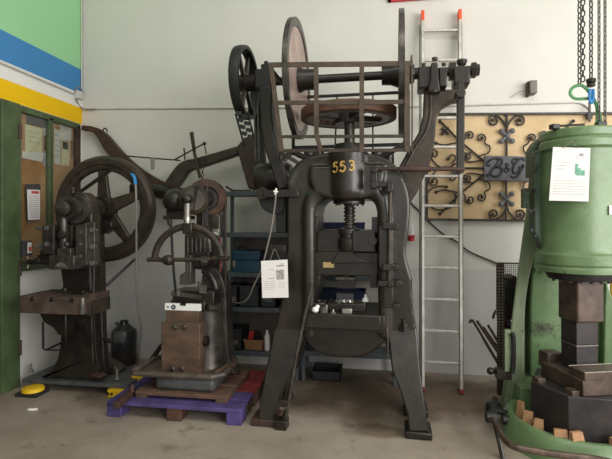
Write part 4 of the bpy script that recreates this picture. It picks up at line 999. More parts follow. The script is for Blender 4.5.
# dark jug on the floor
t = thing('oil_jug', 'dark plastic jug standing by the wall behind the small press', 'jug', (P(124, 300, 4.78).x, 4.78, 0))
xj = P(124, 300, 4.78).x; rj = MPP(124, 4.78) * 12.3; zj = lambda y: P(124, y, 4.78).z
b = MB(); b.lathe((xj, 4.78, 0), 'Z', [(rj * .92, 0), (rj, .02), (rj, zj(334)), (rj * .93, zj(330)), (rj * .35, zj(324)), (rj * .3, zj(321)), (0, zj(321))], 30); b.build('body', 'jug', t)
b = MB(); b.lathe((xj, 4.78, zj(324)), 'Z', [(.035, 0), (.042, .004), (.042, .04), (0, .045)], 18); b.tube(cr([(xj - .03, 4.75, zj(324)), (xj - .07, 4.74, zj(322)), (xj - .04, 4.74, zj(325.5))]), .01); b.build('cap', 'black', t)
b = MB(); a = [(-1.95 + .1 * k) for k in range(10)]
for k in range(9):
    q = [Vector((xj + math.cos(u) * (rj + .002), 4.78 + math.sin(u) * (rj + .002), 0)) for u in (a[k], a[k + 1])]
    b.quad(q[0] + Vector((0, 0, .27)), q[1] + Vector((0, 0, .27)), q[1] + Vector((0, 0, .39)), q[0] + Vector((0, 0, .39)))
b.build('label_sticker', 'jug_label', t)

# ------------------------------------------------------------------ curved brown beam along the wall
BM = thing('curved_beam', 'long curved brown iron beam running along the wall behind the presses', 'beam', P(180, 190, 4.85))
up = [(81, 125), (91, 126), (99, 129), (106, 134), (113, 142), (121, 151), (130, 160), (142, 169.5), (154, 177), (168, 184), (184, 189)]
dn = [(178, 194), (160, 191), (148, 186), (138, 178), (127, 170), (118, 164), (110, 157), (104, 150), (99, 141), (94, 134), (88, 131), (81, 130)]
b = MB(); b.pp([tuple(q) for q in cr(up, 3) + cr(dn, 3)], 4.86, 4.93); b.build('curved_arm', 'rust_dark', BM, .01)
b = MB(); b.pp([tuple(q) for q in cr([(161, 187), (170, 174), (177, 165), (184, 160.5), (194, 158.5)], 4) + [(237, 146), (238, 154.5)] + cr([(198, 168), (188, 171.5), (181, 181), (174, 190)], 4)], 4.72, 4.82); b.build('elbow_arm', 'iron_warm', BM, .012)
b = MB(); b.pp([(236, 147), (244, 138), (254, 133), (261, 136), (262, 186), (258, 190), (248, 188)], 4.66, 4.86); b.build('end_casting', 'rust_dark', BM, .012)
zsh = zS1[0]
b = MB(); b.box(P(249, 190, 4.7).x, P(253, 190, 4.7).x, 4.7, 4.8, zsh, P(250, 186, 4.7).z).box(P(255, 190, 4.7).x, P(260, 190, 4.7).x, 4.7, 4.8, zsh, P(257, 186, 4.7).z); each(b, 'foot_stud', 'steel', BM)
b = MB(); c = P(105, 131, 4.89); b.tube([c + Vector((.024 * math.cos(k * PI / 8), 0, .03 * math.sin(k * PI / 8))) for k in range(-1, 10)], .008, 8); b.build('lifting_eye', 'iron', BM)
b = MB(); b.bar(P(126, 156, 4.84), P(180, 160.5, 4.76), .02, .014); b.build('flat_bar', 'iron', BM)
b = MB(); b.pb(150.5, 154, 158, 169.5, 4.78, 4.80); b.build('hanging_plate', 'conduit_grey', BM, .003)
b = MB(); b.bar(P(200, 178, 4.7), P(195, 155, 4.7), .035, .016, (0, 1, 0)); b.bar(P(195, 156, 4.7), P(191.5, 132, 4.7), .035, .016, (0, 1, 0), w1=.045); b.build('hand_lever', 'iron_warm', BM, .006)
b = MB(); b.bar(P(174, 160, 4.7), P(205, 143, 4.7), .016, .012); b.sph(P(204.5, 143.5, 4.7), .02, 10); b.bar(P(204, 144, 4.7), P(206.5, 154, 4.71), .016, .012); b.bar(P(184, 148, 4.72), P(185, 160, 4.72), .012, .012); b.build('link_rod', 'iron_warm', BM)
b = MB()
for k in range(7):
    c = P(202.5 + .2 * (k % 2), 160 + 3 * k, 4.69); b.lathe(c, 'Y' if k % 2 else 'X', [(.010, -.004), (.015, -.004), (.015, .004), (.010, .004)], 10, True)
b.build('short_chain', 'iron_grey', BM)
b = MB(); b.pp([(152, 184), (172, 190), (172, 202), (152, 197)], 4.7, 4.85); b.cyl(P(150, 190, 4.72), P(172, 194, 4.72), .07, seg=20); b.pb(129, 137, 184, 195, 4.74, 4.84); b.build('pivot_tube', 'iron', BM, .01)

# ------------------------------------------------------------------ purple pallet, skid and the middle press
zP = .128
xa, xb = P(106.5, 410, 3.475).x, P(241, 410, 3.475).x
t = thing('pallet', 'purple painted wooden pallet with a red corner under the middle press', 'pallet', ((xa + xb) / 2, 3.93, 0))
for k in range(5):
    ya = 3.475 + k * .19
    if k == 0: b = MB(); b.box(xa, xb, ya, ya + .175, zP - .03, zP); b.build('deck_board', 'purple', t, .005)
    elif k >= 1:
        xm = xb - .26
        b = MB(); b.box(xa, xm - .005, ya, ya + .175, zP - .03, zP); b.build('deck_board', 'purple', t, .005)
        b = MB(); b.box(xm, xb, ya, ya + .175, zP - .03, zP); b.build('deck_board', 'purple' if k == 1 else 'red_wood', t, .005)
for xx, m in ((xa + .0, 'purple'), ((xa + xb) / 2 - .05, 'rust'), (xb - .12, 'purple')):
    for ya in (3.48, 3.86, 4.24):
        b = MB(); b.box(xx, xx + .12, ya, ya + .14, 0, zP - .03); b.build('block', m if ya < 3.5 else 'wood_block', t, .005)
b = MB(); b.box(xb - .10, xb - .005, 3.62, 4.24, .02, zP - .031); b.build('side_stringer', 'wood_block', t, .004)
xs0, xs1 = P(135, 400, 3.57).x, P(227, 400, 3.57).x
zK = .187
t = thing('timber_skid', 'brown timber skid lying on the purple pallet', 'skid', ((xs0 + xs1) / 2, 3.9, zP))
b = MB(); b.box(xs0, xs1, 3.57, 3.76, zK - .032, zK); b.build('board', 'wood_brown', t, .005)
b = MB(); b.box(xs0, xs1, 3.82, 4.0, zK - .032, zK); b.build('board', 'wood_brown', t, .005)
b = MB(); b.box(xs0, xs1, 4.06, 4.24, zK - .032, zK); b.build('board', 'wood_brown', t, .005)
for px in (135, 215): 
    x_ = P(px, 400, 3.57).x; b = MB(); b.box(x_, x_ + .095, 3.575, 4.24, zP, zK - .032); b.build('bearer', 'wood_block', t, .004)
b = MB(); b.bar(G(116, 406, zP + .03), G(133, 391, zP + .03), .05, .05); b.bolt(G(132, 392, zP + .05), 'Z', .02, .06)
tag(b.build('angle_iron', 'rust_dark', None, .003), 'dark iron bar lying across the left end of the purple pallet', 'bar')

MP = thing('fly_press', 'middle press with arched handle and rust brown block front', 'press', (P(190, 380, 3.95).x, 3.95, zK))
# drip tray on a grey skirt
xr0, xr1 = P(134, 372, 3.66).x, P(226, 372, 3.66).x
zT = .32
b = MB(); b.box(P(154, 390, 3.61).x, P(214, 390, 3.61).x, 3.61, 4.0, zK, zT - .02); b.build('base_skirt', 'plate_grey', MP, .04, seg=4)
b = MB()
ring = [(xr0 + .04, 3.60), (xr1 - .10, 3.60), (xr1 - .03, 3.67), (xr1 - .03, 4.02), (xr1 - .09, 4.10), (xr0 + .07, 4.10), (xr0 + .01, 4.02), (xr0 + .0, 3.64)]
b.tube([(x, y, zT) for x, y in ring], .024, 8, closed=True, flat=1.0); b.box(xr0 + .02, xr1 - .05, 3.61, 4.09, zT - .026, zT - .014)
b.build('drip_tray', 'tray_iron', MP)
b = MB(); b.pb(161, 200, 323, 372, 3.70, 3.96, zT - .02); bx = b.build('front_block', 'wood_block', MP, .006)
b = MB(); b.pb(166, 198.5, 311, 324, 3.73, 3.96); b.build('top_step', 'wood_block', bx, .005)
b = MB()
for px, py in ((175, 327), (184.5, 327), (173, 368.5), (182.5, 368.5)):
    c = P(px, py, 3.70); b.lathe(c, (0, -1, 0), [(.022, 0), (.022, .012), (.014, .022), (0, .024)], 14)
each(b, 'block_bolt', 'iron_grey', bx)
b = MB(); c = P(204, 340, 3.76); b.cyl(P(198, 341, 3.8), P(208, 341, 3.8), .045); b.build('side_boss', 'iron', MP)
# column
b = MB(); b.lathe((P(207, 330, 3.95).x, 3.97, zT - .02), 'Z', [(.17, 0), (.155, .05), (.14, .3), (.13, P(207, 300, 3.95).z - zT)], 30); b.build('base_column', 'iron_grey', MP)
b = MB(); b.pp([tuple(q) for q in cr([(203, 266), (210, 266), (219, 272), (224, 284), (226, 300), (227, 335), (229, 360)], 4)] + [(236, 375), (214, 375)] + [tuple(q) for q in cr([(213, 350), (212, 325), (210, 310), (205, 300), (200, 292)], 4)], 3.98, 4.16); b.build('c_frame', 'iron_grey', MP, .02, seg=3)
b = MB(); b.tube(cr([P(203, 270, 3.98), P(211, 276, 3.98), P(216, 290, 3.98), P(214, 306, 3.98), P(208, 312, 3.98)]), .03, 10); b.build('frame_rib', 'iron_grey', MP)
b = MB(); b.pb(172, 214, 291, 305, 3.80, 4.05); b.pb(170, 205, 301, 311, 3.79, 4.05); b.build('work_table', 'iron', MP, .01)
b = MB(); b.obox(P(187, 295, 3.78), (.26, .06, .035), .1, 0, .12); b.obox(P(203, 289, 3.78), (.06, .06, .07), .3); b.cyl(P(178, 296, 3.76), P(178, 290, 3.76), .028); b.cyl(P(208, 308, 3.78), P(216, 308, 3.84), .03); b.cyl(P(199, 288, 3.76), P(199, 281, 3.76), .012); b.build('table_clamp', 'iron_grey', MP, .004)
# ram and upper body
b = MB(); b.pp([(185, 255), (191, 255), (191, 273.5), (191, 285), (179.5, 285), (179.5, 275), (185, 272)], 3.72, 3.82); b.build('ram', 'iron_grey', MP, .005)
b = MB(); b.pp(cr([(184, 236), (188, 228), (198, 226), (206, 230), (210, 238), (211, 262), (206, 270), (190, 268), (184, 262)], 3), 3.84, 4.1); b.build('upper_body', 'iron_grey', MP, .015)
b = MB()
for k in range(5): b.cyl(P(188 + 4.2 * k, 238, 3.83), P(188 + 4.2 * k, 258, 3.83), .012, seg=8)
each(b, 'body_rib', 'iron_grey', MP)
b = MB(); b.cyl(P(147.5, 259.5, 3.66), P(160, 259.5, 3.66), .02); b.cyl(P(158, 260, 3.68), P(212, 259, 3.72), .018); b.lathe(P(163.5, 260, 3.69), 'X', [(.03, 0), (.042, .02), (.045, .06), (.03, .085)], 18); b.cyl(P(213, 258, 3.7), P(229, 258, 3.7), .022); b.build('cross_bar', 'iron_warm', MP)
b = MB(); b.lathe(P(200, 261, 3.75), 'X', [(.03, 0), (.06, .02), (.055, .06), (.03, .09)], 18); b.pb(192, 209, 252, 268, 3.78, 3.9); b.build('cross_head', 'iron', MP, .01)
b = MB(); hcx, hcz = 188, 261
pts = [P(hcx + 33.5 * math.cos(math.radians(a)), hcz - 34.5 * math.sin(math.radians(a)), 3.66) for a in range(176, 2, -6)]
b.tube(pts, .029, 10, flat=.8); b.build('arched_handle', 'iron_warm', MP)
b = MB(); b.pb(182, 191.5, 223, 234, 3.61, 3.70); b.build('handle_boss', 'iron', MP, .008)
b = MB(); b.cyl(P(187, 224, 3.66), P(187.5, 200, 3.70), .026, seg=18); b.cyl(P(187, 221, 3.66), P(187, 217, 3.66), .031, seg=18); b.build('spindle', 'steel', MP)
b = MB(); b.sph(P(187, 199, 3.69), .045, 16); b.cyl(P(187, 200, 3.69), P(193, 199, 3.69), .022); b.build('spindle_knuckle', 'iron', MP)
# motor and friction discs on top
b = MB(); b.sph(P(176, 201, 3.92), MPP(176, 3.92) * 12.5, 24, (1, 1.1, 1)); b.cyl(P(170, 205, 3.92), P(190, 203, 3.92), .09, seg=24); b.build('motor', 'iron', MP)
b = MB(); b.pb(163, 186, 215.5, 219.5, 3.84, 4.04).pb(166, 184, 210, 216, 3.86, 4.02); b.build('motor_plate', 'iron', MP, .004)
b = MB(); c = P(195, 200, 3.80); b.lathe((c.x, 3.78, c.z), (.35, -1, 0), [(.0, .05), (.09, .045), (.122, .02), (.128, -.01), (.128, -.05), (.1, -.08), (0, -.08)], 36); b.build('drive_cover', 'iron_warm', MP)
b = MB(); b.bar(c + Vector((.04, -.05, .115)), c + Vector((.005, -.05, -.09)), .024, .03, (0, 1, 0)); b.build('cover_groove', 'black', MP)
b = MB(); c = P(209, 199, 4.05); b.lathe((c.x, 4.0, c.z), (.25, -1, 0), [(.175, -.05), (.175, .04), (.165, .05), (.11, .05), (.10, .03), (.10, -.05)], 44, True); dr = b.build('drum_ring', 'rust', MP)
b = MB(); b.lathe((c.x, 4.0, c.z), (.25, -1, 0), [(0, .04), (.05, .04), (.06, .01), (.104, .01), (.104, -.04), (0, -.04)], 32); b.build('drum_face', 'iron', dr)
b = MB(); b.pb(196, 206, 205, 234, 3.9, 4.05).pb(206, 220, 214, 238, 3.95, 4.05); b.build('motor_column', 'iron_grey', MP, .012)
b = MB()
for px in (203, 207): b.cyl(P(px, 186, 3.84), P(px, 226, 3.84), .012, seg=10)
each(b, 'guide_rod', 'steel_dark', MP)
b = MB(); b.tube(cr([P(170, 221, 3.86), P(171.5, 235, 3.86), P(172.5, 255, 3.86), P(174, 275, 3.86), P(176, 296, 3.86)]), .012, 8); b.cyl(P(169, 219, 3.86), P(170, 225, 3.86), .02); b.build('pull_strap', 'black', MP)
b = MB(); b.cyl(P(225.5, 205, 4.0), P(225.5, 372, 4.0), .011, seg=10); b.build('conduit_pipe', 'iron_warm', MP)
b = MB(); b.tube(cr([P(219, 234, 3.98), P(221, 245, 3.96), P(221.5, 258, 3.96), P(220, 272, 3.98)]), .010, 8); b.build('copper_hose', 'copper', MP)
b = MB(); b.pb(212, 219, 229, 238, 3.9, 3.96); b.cyl(P(214, 233, 3.88), P(219, 236, 3.88), .02); b.build('valve', 'steel', MP, .004)
b = MB(); b.bar(P(140, 375, 4.1), P(162, 345, 4.0), .03, .03); b.build('brace', 'iron', MP)
b = MB(); b.bar(P(217, 374, 3.72), P(236, 361, 4.1), .05, .045); b.build('side_lever', 'wood_brown', MP, .006)
# white spirit level on the press
xl0, xl1 = P(165, 307, 3.75).x, P(200.5, 307, 3.75).x; zlv = P(183, 311, 3.73).z
t = thing('spirit_level', 'white spirit level lying on the rusty block of the middle press', 'level', ((xl0 + xl1) / 2, 3.76, zlv))
MB().box(xl0, xl1, 3.745, 3.775, zlv, zlv + .058).build('body', 'white', t, .002)
b = MB(); c = P(173.5, 307, 3.745); b.cyl((c.x, 3.741, zlv + .028), (c.x, 3.746, zlv + .028), .02, seg=20); b.build('round_vial', 'black', t)
b = MB(); b.cyl((c.x, 3.738, zlv + .028), (c.x, 3.742, zlv + .028), .009, seg=14); b.build('vial_glass', 'ink', t)
b = MB(); c = P(183, 305, 3.745); b.box(c.x - .025, c.x + .025, 3.742, 3.778, zlv + .042, zlv + .06); b.build('top_vial', 'black', t)
b = MB(); c = P(168, 307, 3.745); b.obox((c.x, 3.7445, zlv + .028), (.018, .003, .006), 0, 0, .6).obox((c.x, 3.7445, zlv + .028), (.018, .003, .006), 0, 0, -.6); b.build('printed_mark', 'black', t)

# ------------------------------------------------------------------ green power hammer
HYC = 3.65
HC = P(580, 300, HYC); mp = MPP(580, HYC)
PH = thing('power_hammer', 'large green painted power hammer with square steel ram', 'power hammer', (HC.x, HYC, 0))
R0 = 37.6 * mp
zz = lambda y: P(580, y, HYC - R0).z          # heights read on the near side of the cylinder
zq = lambda y: P(540, y, HYC).z
prof = [(0, zz(125)), (R0 * .95, zz(125)), (R0 * .985, zz(127)), (R0 * .985, zz(134)), (R0 * .96, zz(135)), (R0 * .96, zz(136.2)), (R0, zz(137.5)), (R0, zz(145)), (R0 * .94, zz(147)), (R0 * .93, zz(250)), (R0 * .97, zz(254)), (R0 * 1.045, zz(256)), (R0 * 1.045, zz(266.5)), (R0 * 1.01, zz(267.3)), (R0 * 1.01, zz(269)), (R0 * 1.035, zz(270)), (R0 * 1.035, zz(275)), (0, zz(275))]
b = MB(); b.lathe((HC.x, HYC, 0), 'Z', prof, 64); b.build('cylinder', 'green', PH, .004)
b = MB(); b.lathe((HC.x, HYC, 0), 'Z', [(.225, zz(274)), (.225, zz(278)), (.21, zz(283)), (.12, zz(284)), (.12, zz(274))], 44, True); b.build('gland_ring', 'black', PH)
for a in range(10):
    u = -2.9 + a * .33
    b = MB(); b.bolt((HC.x + .2 * math.cos(u), HYC + .2 * math.sin(u), zz(284) - .008), 'Z', .012, .012); b.build('gland_bolt', 'steel_dark', PH)
# bolted side flange of the cylinder
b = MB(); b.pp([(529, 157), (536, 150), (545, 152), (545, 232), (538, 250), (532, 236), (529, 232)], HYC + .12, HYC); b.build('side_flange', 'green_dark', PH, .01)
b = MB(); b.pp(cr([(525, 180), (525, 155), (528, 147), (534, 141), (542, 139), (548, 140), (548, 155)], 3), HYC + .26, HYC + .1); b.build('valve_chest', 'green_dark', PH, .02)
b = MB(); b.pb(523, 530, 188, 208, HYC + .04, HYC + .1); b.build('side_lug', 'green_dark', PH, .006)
b = MB()
for px, py in ((536.5, 152), (532.5, 153.5), (535.5, 170), (534, 190), (534, 210), (531.5, 230), (535.5, 236), (523.5, 190), (527.5, 190), (523.5, 205), (527.5, 205), (530, 211)):
    c = P(px, py, HYC); b.bolt(c + Vector((0, -.012, 0)), 'Y', .012, .02)
each(b, 'flange_bolt', 'black', PH)
# column: web and flanged edges
YK = 4.08
b = MB(); b.pp([(534, 140), (598, 140), (598, 400), (524, 400), (524, 300)], YK + .2, YK + .02, .05); b.build('column_web', 'green_scuffed', PH, .01)
fl_ = [tuple(q) for q in cr([(530, 150), (528, 190), (524, 225), (518.5, 265), (514, 300), (510.5, 330), (508, 360), (506, 390), (503, 405)], 3)] + [(527, 405), (524.5, 385)] + [tuple(q) for q in cr([(524, 340), (525, 310), (527.5, 288), (532, 266), (538, 248), (545, 236)], 3)] + [(546, 150)]
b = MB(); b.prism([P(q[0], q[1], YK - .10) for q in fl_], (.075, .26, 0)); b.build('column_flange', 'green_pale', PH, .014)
b = MB(); b.pp([(596, 300), (598, 280), (606, 300), (607, 400), (594, 400)], YK + .1, YK - .05); b.build('column_flange', 'green', PH, .012)
# base with a curb round the anvil
AC = P(576, 300, HYC); 
b = MB(); b.lathe((AC.x, HYC, 0), 'Z', [(.0, .10), (.37, .10), (.395, .14), (.42, .165), (.45, .165), (.48, .14), (.51, .05), (.53, 0)], 64); b.build('base_curb', 'green', PH)
b = MB(); b.pp([tuple(q) for q in cr([(505, 370), (502, 392), (498, 410), (497, 425), (499, 440)], 3)] + [(620, 440), (606, 372)], YK + .2, YK - .25, 0); b.build('column_foot', 'green', PH, .03, seg=3)
# anvil
fd = Vector((AC.x, HYC, 0)).normalized(); rt_ = Vector((fd.y, -fd.x, 0))
def hp(l, d, z): return Vector((AC.x, HYC, z)) + rt_ * l * mp + fd * d
ring = [(-39, -.17), (-6, -.365), (31, -.29), (52, 0), (42, .27), (-8, .3), (-37, .2)]
zA0, zA1 = .105, .42
b = MB(); b.prism([hp(l, d, zA0) for l, d in ring], (0, 0, zA1 - zA0)); an = b.build('anvil_block', 'steel_dark', PH, .006)
RZ = math.radians(16.5)
def hb(px, py, size, zc_, name, m, par=PH, dd=0.0, bev=.005, rz=RZ):
    c = P(px, 300, HYC + dd); b = MB(); b.obox((c.x, HYC + dd, zc_), size, rz); return b.build(name, m, par, bev)
zH = lambda y, dd=-.1: P(580, y, HYC + dd).z
hb(580.5, 0, (.205, .205, zH(262) - zH(322)), (zH(262) + zH(322)) / 2, 'ram', 'sow_steel', dd=-.02, bev=.012)
hb(579, 0, (.165, .165, zH(318) - zH(345)), (zH(318) + zH(345)) / 2, 'upper_die', 'steel_dark', dd=-.02)
hb(579, 0, (.162, .165, zH(345.8) - zH(376)), (zH(345.8) + zH(376)) / 2, 'lower_die', 'steel_dark', dd=-.02)
b = MB(); c = P(579, 300, HYC - .02); b.obox((c.x, HYC - .02, zH(345.5)), (.166, .169, .006), RZ); b.build('die_face', 'steel', PH)
# die holder: long sow block with a raised step along its right face
K_ = P(583, 300, 3.325); wx_, wy_ = .36, .44
RM = Matrix.Rotation(RZ, 3, 'Z')
def sow(x0, x1, y0, y1, z0, z1, name, m, bev):
    c = Vector((K_.x, K_.y, 0)) + RM @ Vector(((x0 + x1) / 2, (y0 + y1) / 2, 0)); c.z = (z0 + z1) / 2
    b = MB(); b.obox(c, (x1 - x0, y1 - y0, z1 - z0), RZ); return b.build(name, m, PH, bev)
zs0 = zA1
sow(0, wx_, 0, wy_, zs0, zs0 + .105, 'sow_block', 'sow_steel', .006)
sow(.01, wx_, -.004, .15, zs0 + .10, zs0 + .16, 'die_wedge', 'sow_steel', .006)
sow(.008, wx_, .146, .152, zs0 + .155, zs0 + .163, 'worn_edge', 'steel', .001)
sow(.008, wx_, -.006, .0, zs0 + .155, zs0 + .163, 'worn_edge', 'steel', .001)
sow(.03, .16, .40, .52, zs0 + .05, zs0 + .17, 'key_block', 'sow_steel', .008)
b = MB(); 
for l, d in ((-32, -.14), (-3, -.30)):
    c = hp(l, d, zs0 + .012); b.obox(c, (.06, .08, .04), RZ)
each(b, 'holding_lug', 'sow_steel', PH, .006)
# foot treadle
b = MB(); b.tube(cr([G(489, 419, .16), G(494, 421, .17), G(499, 430, .16), G(505, 440, .15), G(515, 447, .15), G(540, 452, .15), G(570, 456, .15), G(600, 460, .15), G(640, 470, .15)]), .021, 10); b.build('treadle', 'steel_brown', PH)
b = MB(); b.tube([G(495, 424, .16), G(499, 440, .10), G(503, 459, 0.0)], .016, 8); b.build('treadle_leg', 'iron', PH)
b = MB(); c = G(490, 417, .17); b.cyl(c + Vector((-.03, 0, 0)), c + Vector((.05, 0, 0)), .04, seg=16); b.cyl(c + Vector((.01, 0, 0)), c + Vector((.10, .28, .03)), .024); b.lathe(c + Vector((.06, .2, -.0)), 'Z', [(.045, -.05), (.05, 0), (.04, .03), (0, .04)], 14); b.cyl(c + Vector((.02, .1, .02)), c + Vector((.16, .16, -.03)), .022); b.cyl(G(509, 420, .12) - Vector((.05, 0, 0)), G(509, 420, .12) + Vector((.05, 0, 0)), .035, seg=14); b.build('treadle_pivot', 'black', PH, .006)
b = MB(); b.cyl(P(490, 371, 3.9), P(504, 371, 3.95), .02); b.sph(P(490.5, 371, 3.9), .03, 12); b.pb(497, 512, 371, 380, 3.86, 3.96); b.build('control_lever', 'iron', PH, .004)
b = MB(); b.tube(cr([P(512, 333, 3.84), P(513.5, 340, 3.84), P(513.5, 362, 3.84), P(512, 373, 3.84)]), .018, 8); b.build('oil_line', 'black', PH)
b = MB(); b.pp([(505, 330), (511, 330), (511.5, 372), (505, 374)], 3.86, 3.9); b.build('cover_plate', 'green_pale', PH, .004)
b = MB(); c = hp(-22, 0, zz(124) + .0)
b.obox((P(552, 120, HYC - .1).x, HYC - .15, zz(125) + .015), (.055, .05, .035), .3); b.obox((P(594, 120, HYC - .1).x, HYC - .2, zz(125) + .015), (.06, .05, .03), .1); b.bar((P(552, 120, HYC - .1).x, HYC - .15, zz(125) + .02), (P(580, 120, HYC - .1).x, HYC - .18, zz(125) + .02), .014, .014); each(b, 'lid_fitting', 'black', PH, .004)
# wooden wedges round the anvil
def wedge(l, d, size, rz, label, lean=0.0, z=.13):
    c = hp(l, d, 0); b = MB(); s = [q * .88 for q in size]
    b.hull8([Vector((c.x, c.y, z)) + Matrix.Rotation(rz, 3, 'Z') @ Vector(q) for q in ((-s[0] / 2, -s[1] / 2, 0), (s[0] / 2, -s[1] / 2, 0), (s[0] / 2, s[1] / 2, 0), (-s[0] / 2, s[1] / 2, 0), (-s[0] / 2 * .9, -s[1] / 2 + s[1] * .45, s[2]), (s[0] / 2 * .9, -s[1] / 2 + s[1] * .45, s[2]), (s[0] / 2 * .9, s[1] / 2, s[2]), (-s[0] / 2 * .9, s[1] / 2, s[2]))])
    tag(b.build('wooden_wedge', 'wedge', None, .003), label, 'wedge', 'wooden wedges round the anvil')
wedge(-49, -.17, (.06, .045, .15), -.9, 'tall narrow wooden wedge standing at the far left of the anvil')
wedge(-41, -.26, (.075, .06, .115), -.6, 'second wooden wedge from the left at the anvil, standing upright')
wedge(-31, -.325, (.07, .06, .095), -.5, 'third wooden wedge from the left, low against the anvil')
wedge(-12, -.41, (.10, .06, .085), -.15, 'left one of the two wooden wedges side by side at the front anvil corner')
wedge(1, -.415, (.10, .06, .095), .35, 'right one of the two wooden wedges side by side at the front anvil corner')
wedge(32, -.365, (.11, .06, .09), .37, 'rightmost wooden wedge at the front of the anvil, cut by the frame')
# sheet on the hammer
Yp = HYC - R0 * .985
pc = [P(553, 147, Yp + .02), P(590.5, 148, Yp - .006), P(588.5, 201.5, Yp - .006), P(549, 200.5, Yp + .02)]
ex = [(.62, .86, .15, .165, 1), (.6, .88, .20, .21, 1), (.72, .82, .11, .145, 2), (.07, .48, .27, .28, 1), (.1, .36, .33, .345, 1), (.12, .3, .39, .40, 1), (.62, .70, .30, .50, 3), (.66, .78, .38, .52, 3), (.78, .88, .42, .52, 3)]
ex += [(.08, .92, .62 + .05 * k, .628 + .05 * k, 1) for k in range(6)]
sheet('information_sheet', pc, Yp, 'white printed sheet with a green picture hung on the green cylinder', [[P(563, 148, Yp + .01), P(571, 141, Yp - .006)], [P(577, 148, Yp), P(571, 141, Yp - .006)]], ex, ('paper', 'ink', 'ink_dark', 'ink_green'))
b = MB(); c = P(611, 210, HYC - R0 * .9); b.obox(c, (.03, .004, .06), .5); b.build('warning_label', 'white', PH)

# ------------------------------------------------------------------ mesh guard, rods, background at the right
t = thing('mesh_guard', 'wire mesh guard standing between the white wall and green hammer', 'guard', Vector((P(504, 300, 4.5).x, 4.55, 0)))
A, B_ = P(497, 263, 4.5), P(522, 263, 4.5)
b = MB(); zb_ = P(505, 316, 4.5).z
n = 12
for k in range(n + 1): x = A.x + (B_.x - A.x) * k / n; b.box(x - .002, x + .002, 4.498, 4.502, zb_, A.z)
for k in range(26): z = A.z - k * (A.z - zb_) / 25; b.box(A.x, B_.x, 4.497, 4.503, z - .002, z + .002)
b.box(A.x - .006, A.x + .006, 4.49, 4.51, zb_, A.z).box(A.x, B_.x, 4.49, 4.51, A.z - .006, A.z + .006)
b.build('wire_mesh', 'iron_grey', t)
b = MB(); b.pb(497.5, 504.5, 264, 368, 4.46, 4.49, 0.0); b.pb(500, 511, 300, 366, 4.52, 4.6, 0.0); b.build('post', 'rust_dark', t, .004)
b = MB()
for k in range(34):
    for j in range(2): c = P(499.3 + 3.2 * j, 268 + 3 * k, 4.458); b.obox((c.x, 4.458, c.z), (.014, .004, .014))
b.build('perforation', 'steel', t)
b = MB(); b.pp(cr([(505, 292), (507, 282), (512, 277), (518, 280), (518, 318), (506, 318)], 3), 4.52, 4.75); b.cyl(P(503, 288, 4.51), P(516, 288, 4.51), .012); b.cyl(P(503, 279, 4.51), P(516, 279, 4.51), .012); b.cyl(P(506, 325, 4.5), P(512, 325, 4.5), .03); b.build('motor_housing', 'black', t, .01)
rods = [((472.5, 320), (500, 366), 'longest bent steel rod of the leaning bundle, furthest left', 1), ((477, 321), (499, 354), 'second steel rod of the bundle leaning right beside the longest', 0), ((483, 327), (501, 352), 'short steel rod lying in front of the leaning bundle', 0), ((488, 325), (500, 345), 'steel rod leaning steeply nearest the mesh guard', 0), ((483, 338), (503, 372), 'flat lower steel rod under the leaning bundle', 0)]
for k, (a, e, lab, bend) in enumerate(rods):
    Yr = 4.60 + .05 * k; p0 = P(a[0], a[1], 4.9 - .02 * k); p1 = P(e[0], e[1], Yr); d = (p1 - p0); f_ = p0 + d * (p0.z / -d.z) if False else None
    p2 = p1 + d * ((p1.z - .01) / max(.05, -d.z))
    if p2.z < .01: p2.z = .01
    b = MB(); pts = [p0, p1, p2]
    if bend: pts = [p0 + Vector((-.03, 0, -.03)), p0 + Vector((-.012, 0, .0))] + pts
    b.tube(pts, .013, 8); tag(b.build('steel_rod', 'rust_dark'), lab, 'rod', 'steel rods by the wall')
b = MB(); b.tube(cr([P(493, 318, 4.8), P(495, 312, 4.75), P(498, 311, 4.7), P(501, 320, 4.7), P(503, 345, 4.68), P(504, 374, 4.66), Vector((P(504, 374, 4.66).x, 4.66, .01))]), .012, 8); tag(b.build('hooked_rod', 'iron_grey'), 'thin rod with a hooked top behind the bundle of rods', 'rod')
b = MB(); c = P(611.5, 220, 4.75); b.cyl((c.x + .01, 4.75, 0), (c.x + .01, 4.75, P(611, 268, 4.75).z + .4), .022); tag(b.build('yellow_pole', 'yellow_pole'), 'yellow pole standing behind the hammer at the right edge', 'pole')
b = MB(); b.pp([(603, 294.5), (609, 299), (614, 306), (614, 345), (610, 345), (607.5, 315)], 4.6, 4.66); b.pb(604, 614, 316, 376, 4.62, 4.68, 0); tag(b.build('steel_plate', 'grey_box', None, .004), 'pointed grey steel plate at the right edge behind the hammer', 'plate')
x0, x1 = P(601, 316, 4.72).x, P(625, 316, 4.72).x
t = thing('work_bench', 'dark wooden bench behind the hammer at the right edge', 'bench', ((x0 + x1) / 2, 4.85, 0)); zb_ = P(605, 316, 4.72).z
MB().box(x0, x1, 4.72, 4.98, zb_ - .05, zb_).build('top', 'wood_brown', t, .004)
for xx in (x0 + .01, x1 - .06):
    for yy in (4.73, 4.92): b = MB(); b.box(xx, xx + .05, yy, yy + .05, 0, zb_ - .05); b.build('leg', 'wood_brown', t)
b = MB(); b.box(x0 + .01, x0 + .10, 4.76, 4.9, zb_, P(605, 310.5, 4.76).z); tag(b.build('white_carton', 'white', None, .004), 'bright white carton on the bench behind the hammer', 'carton')

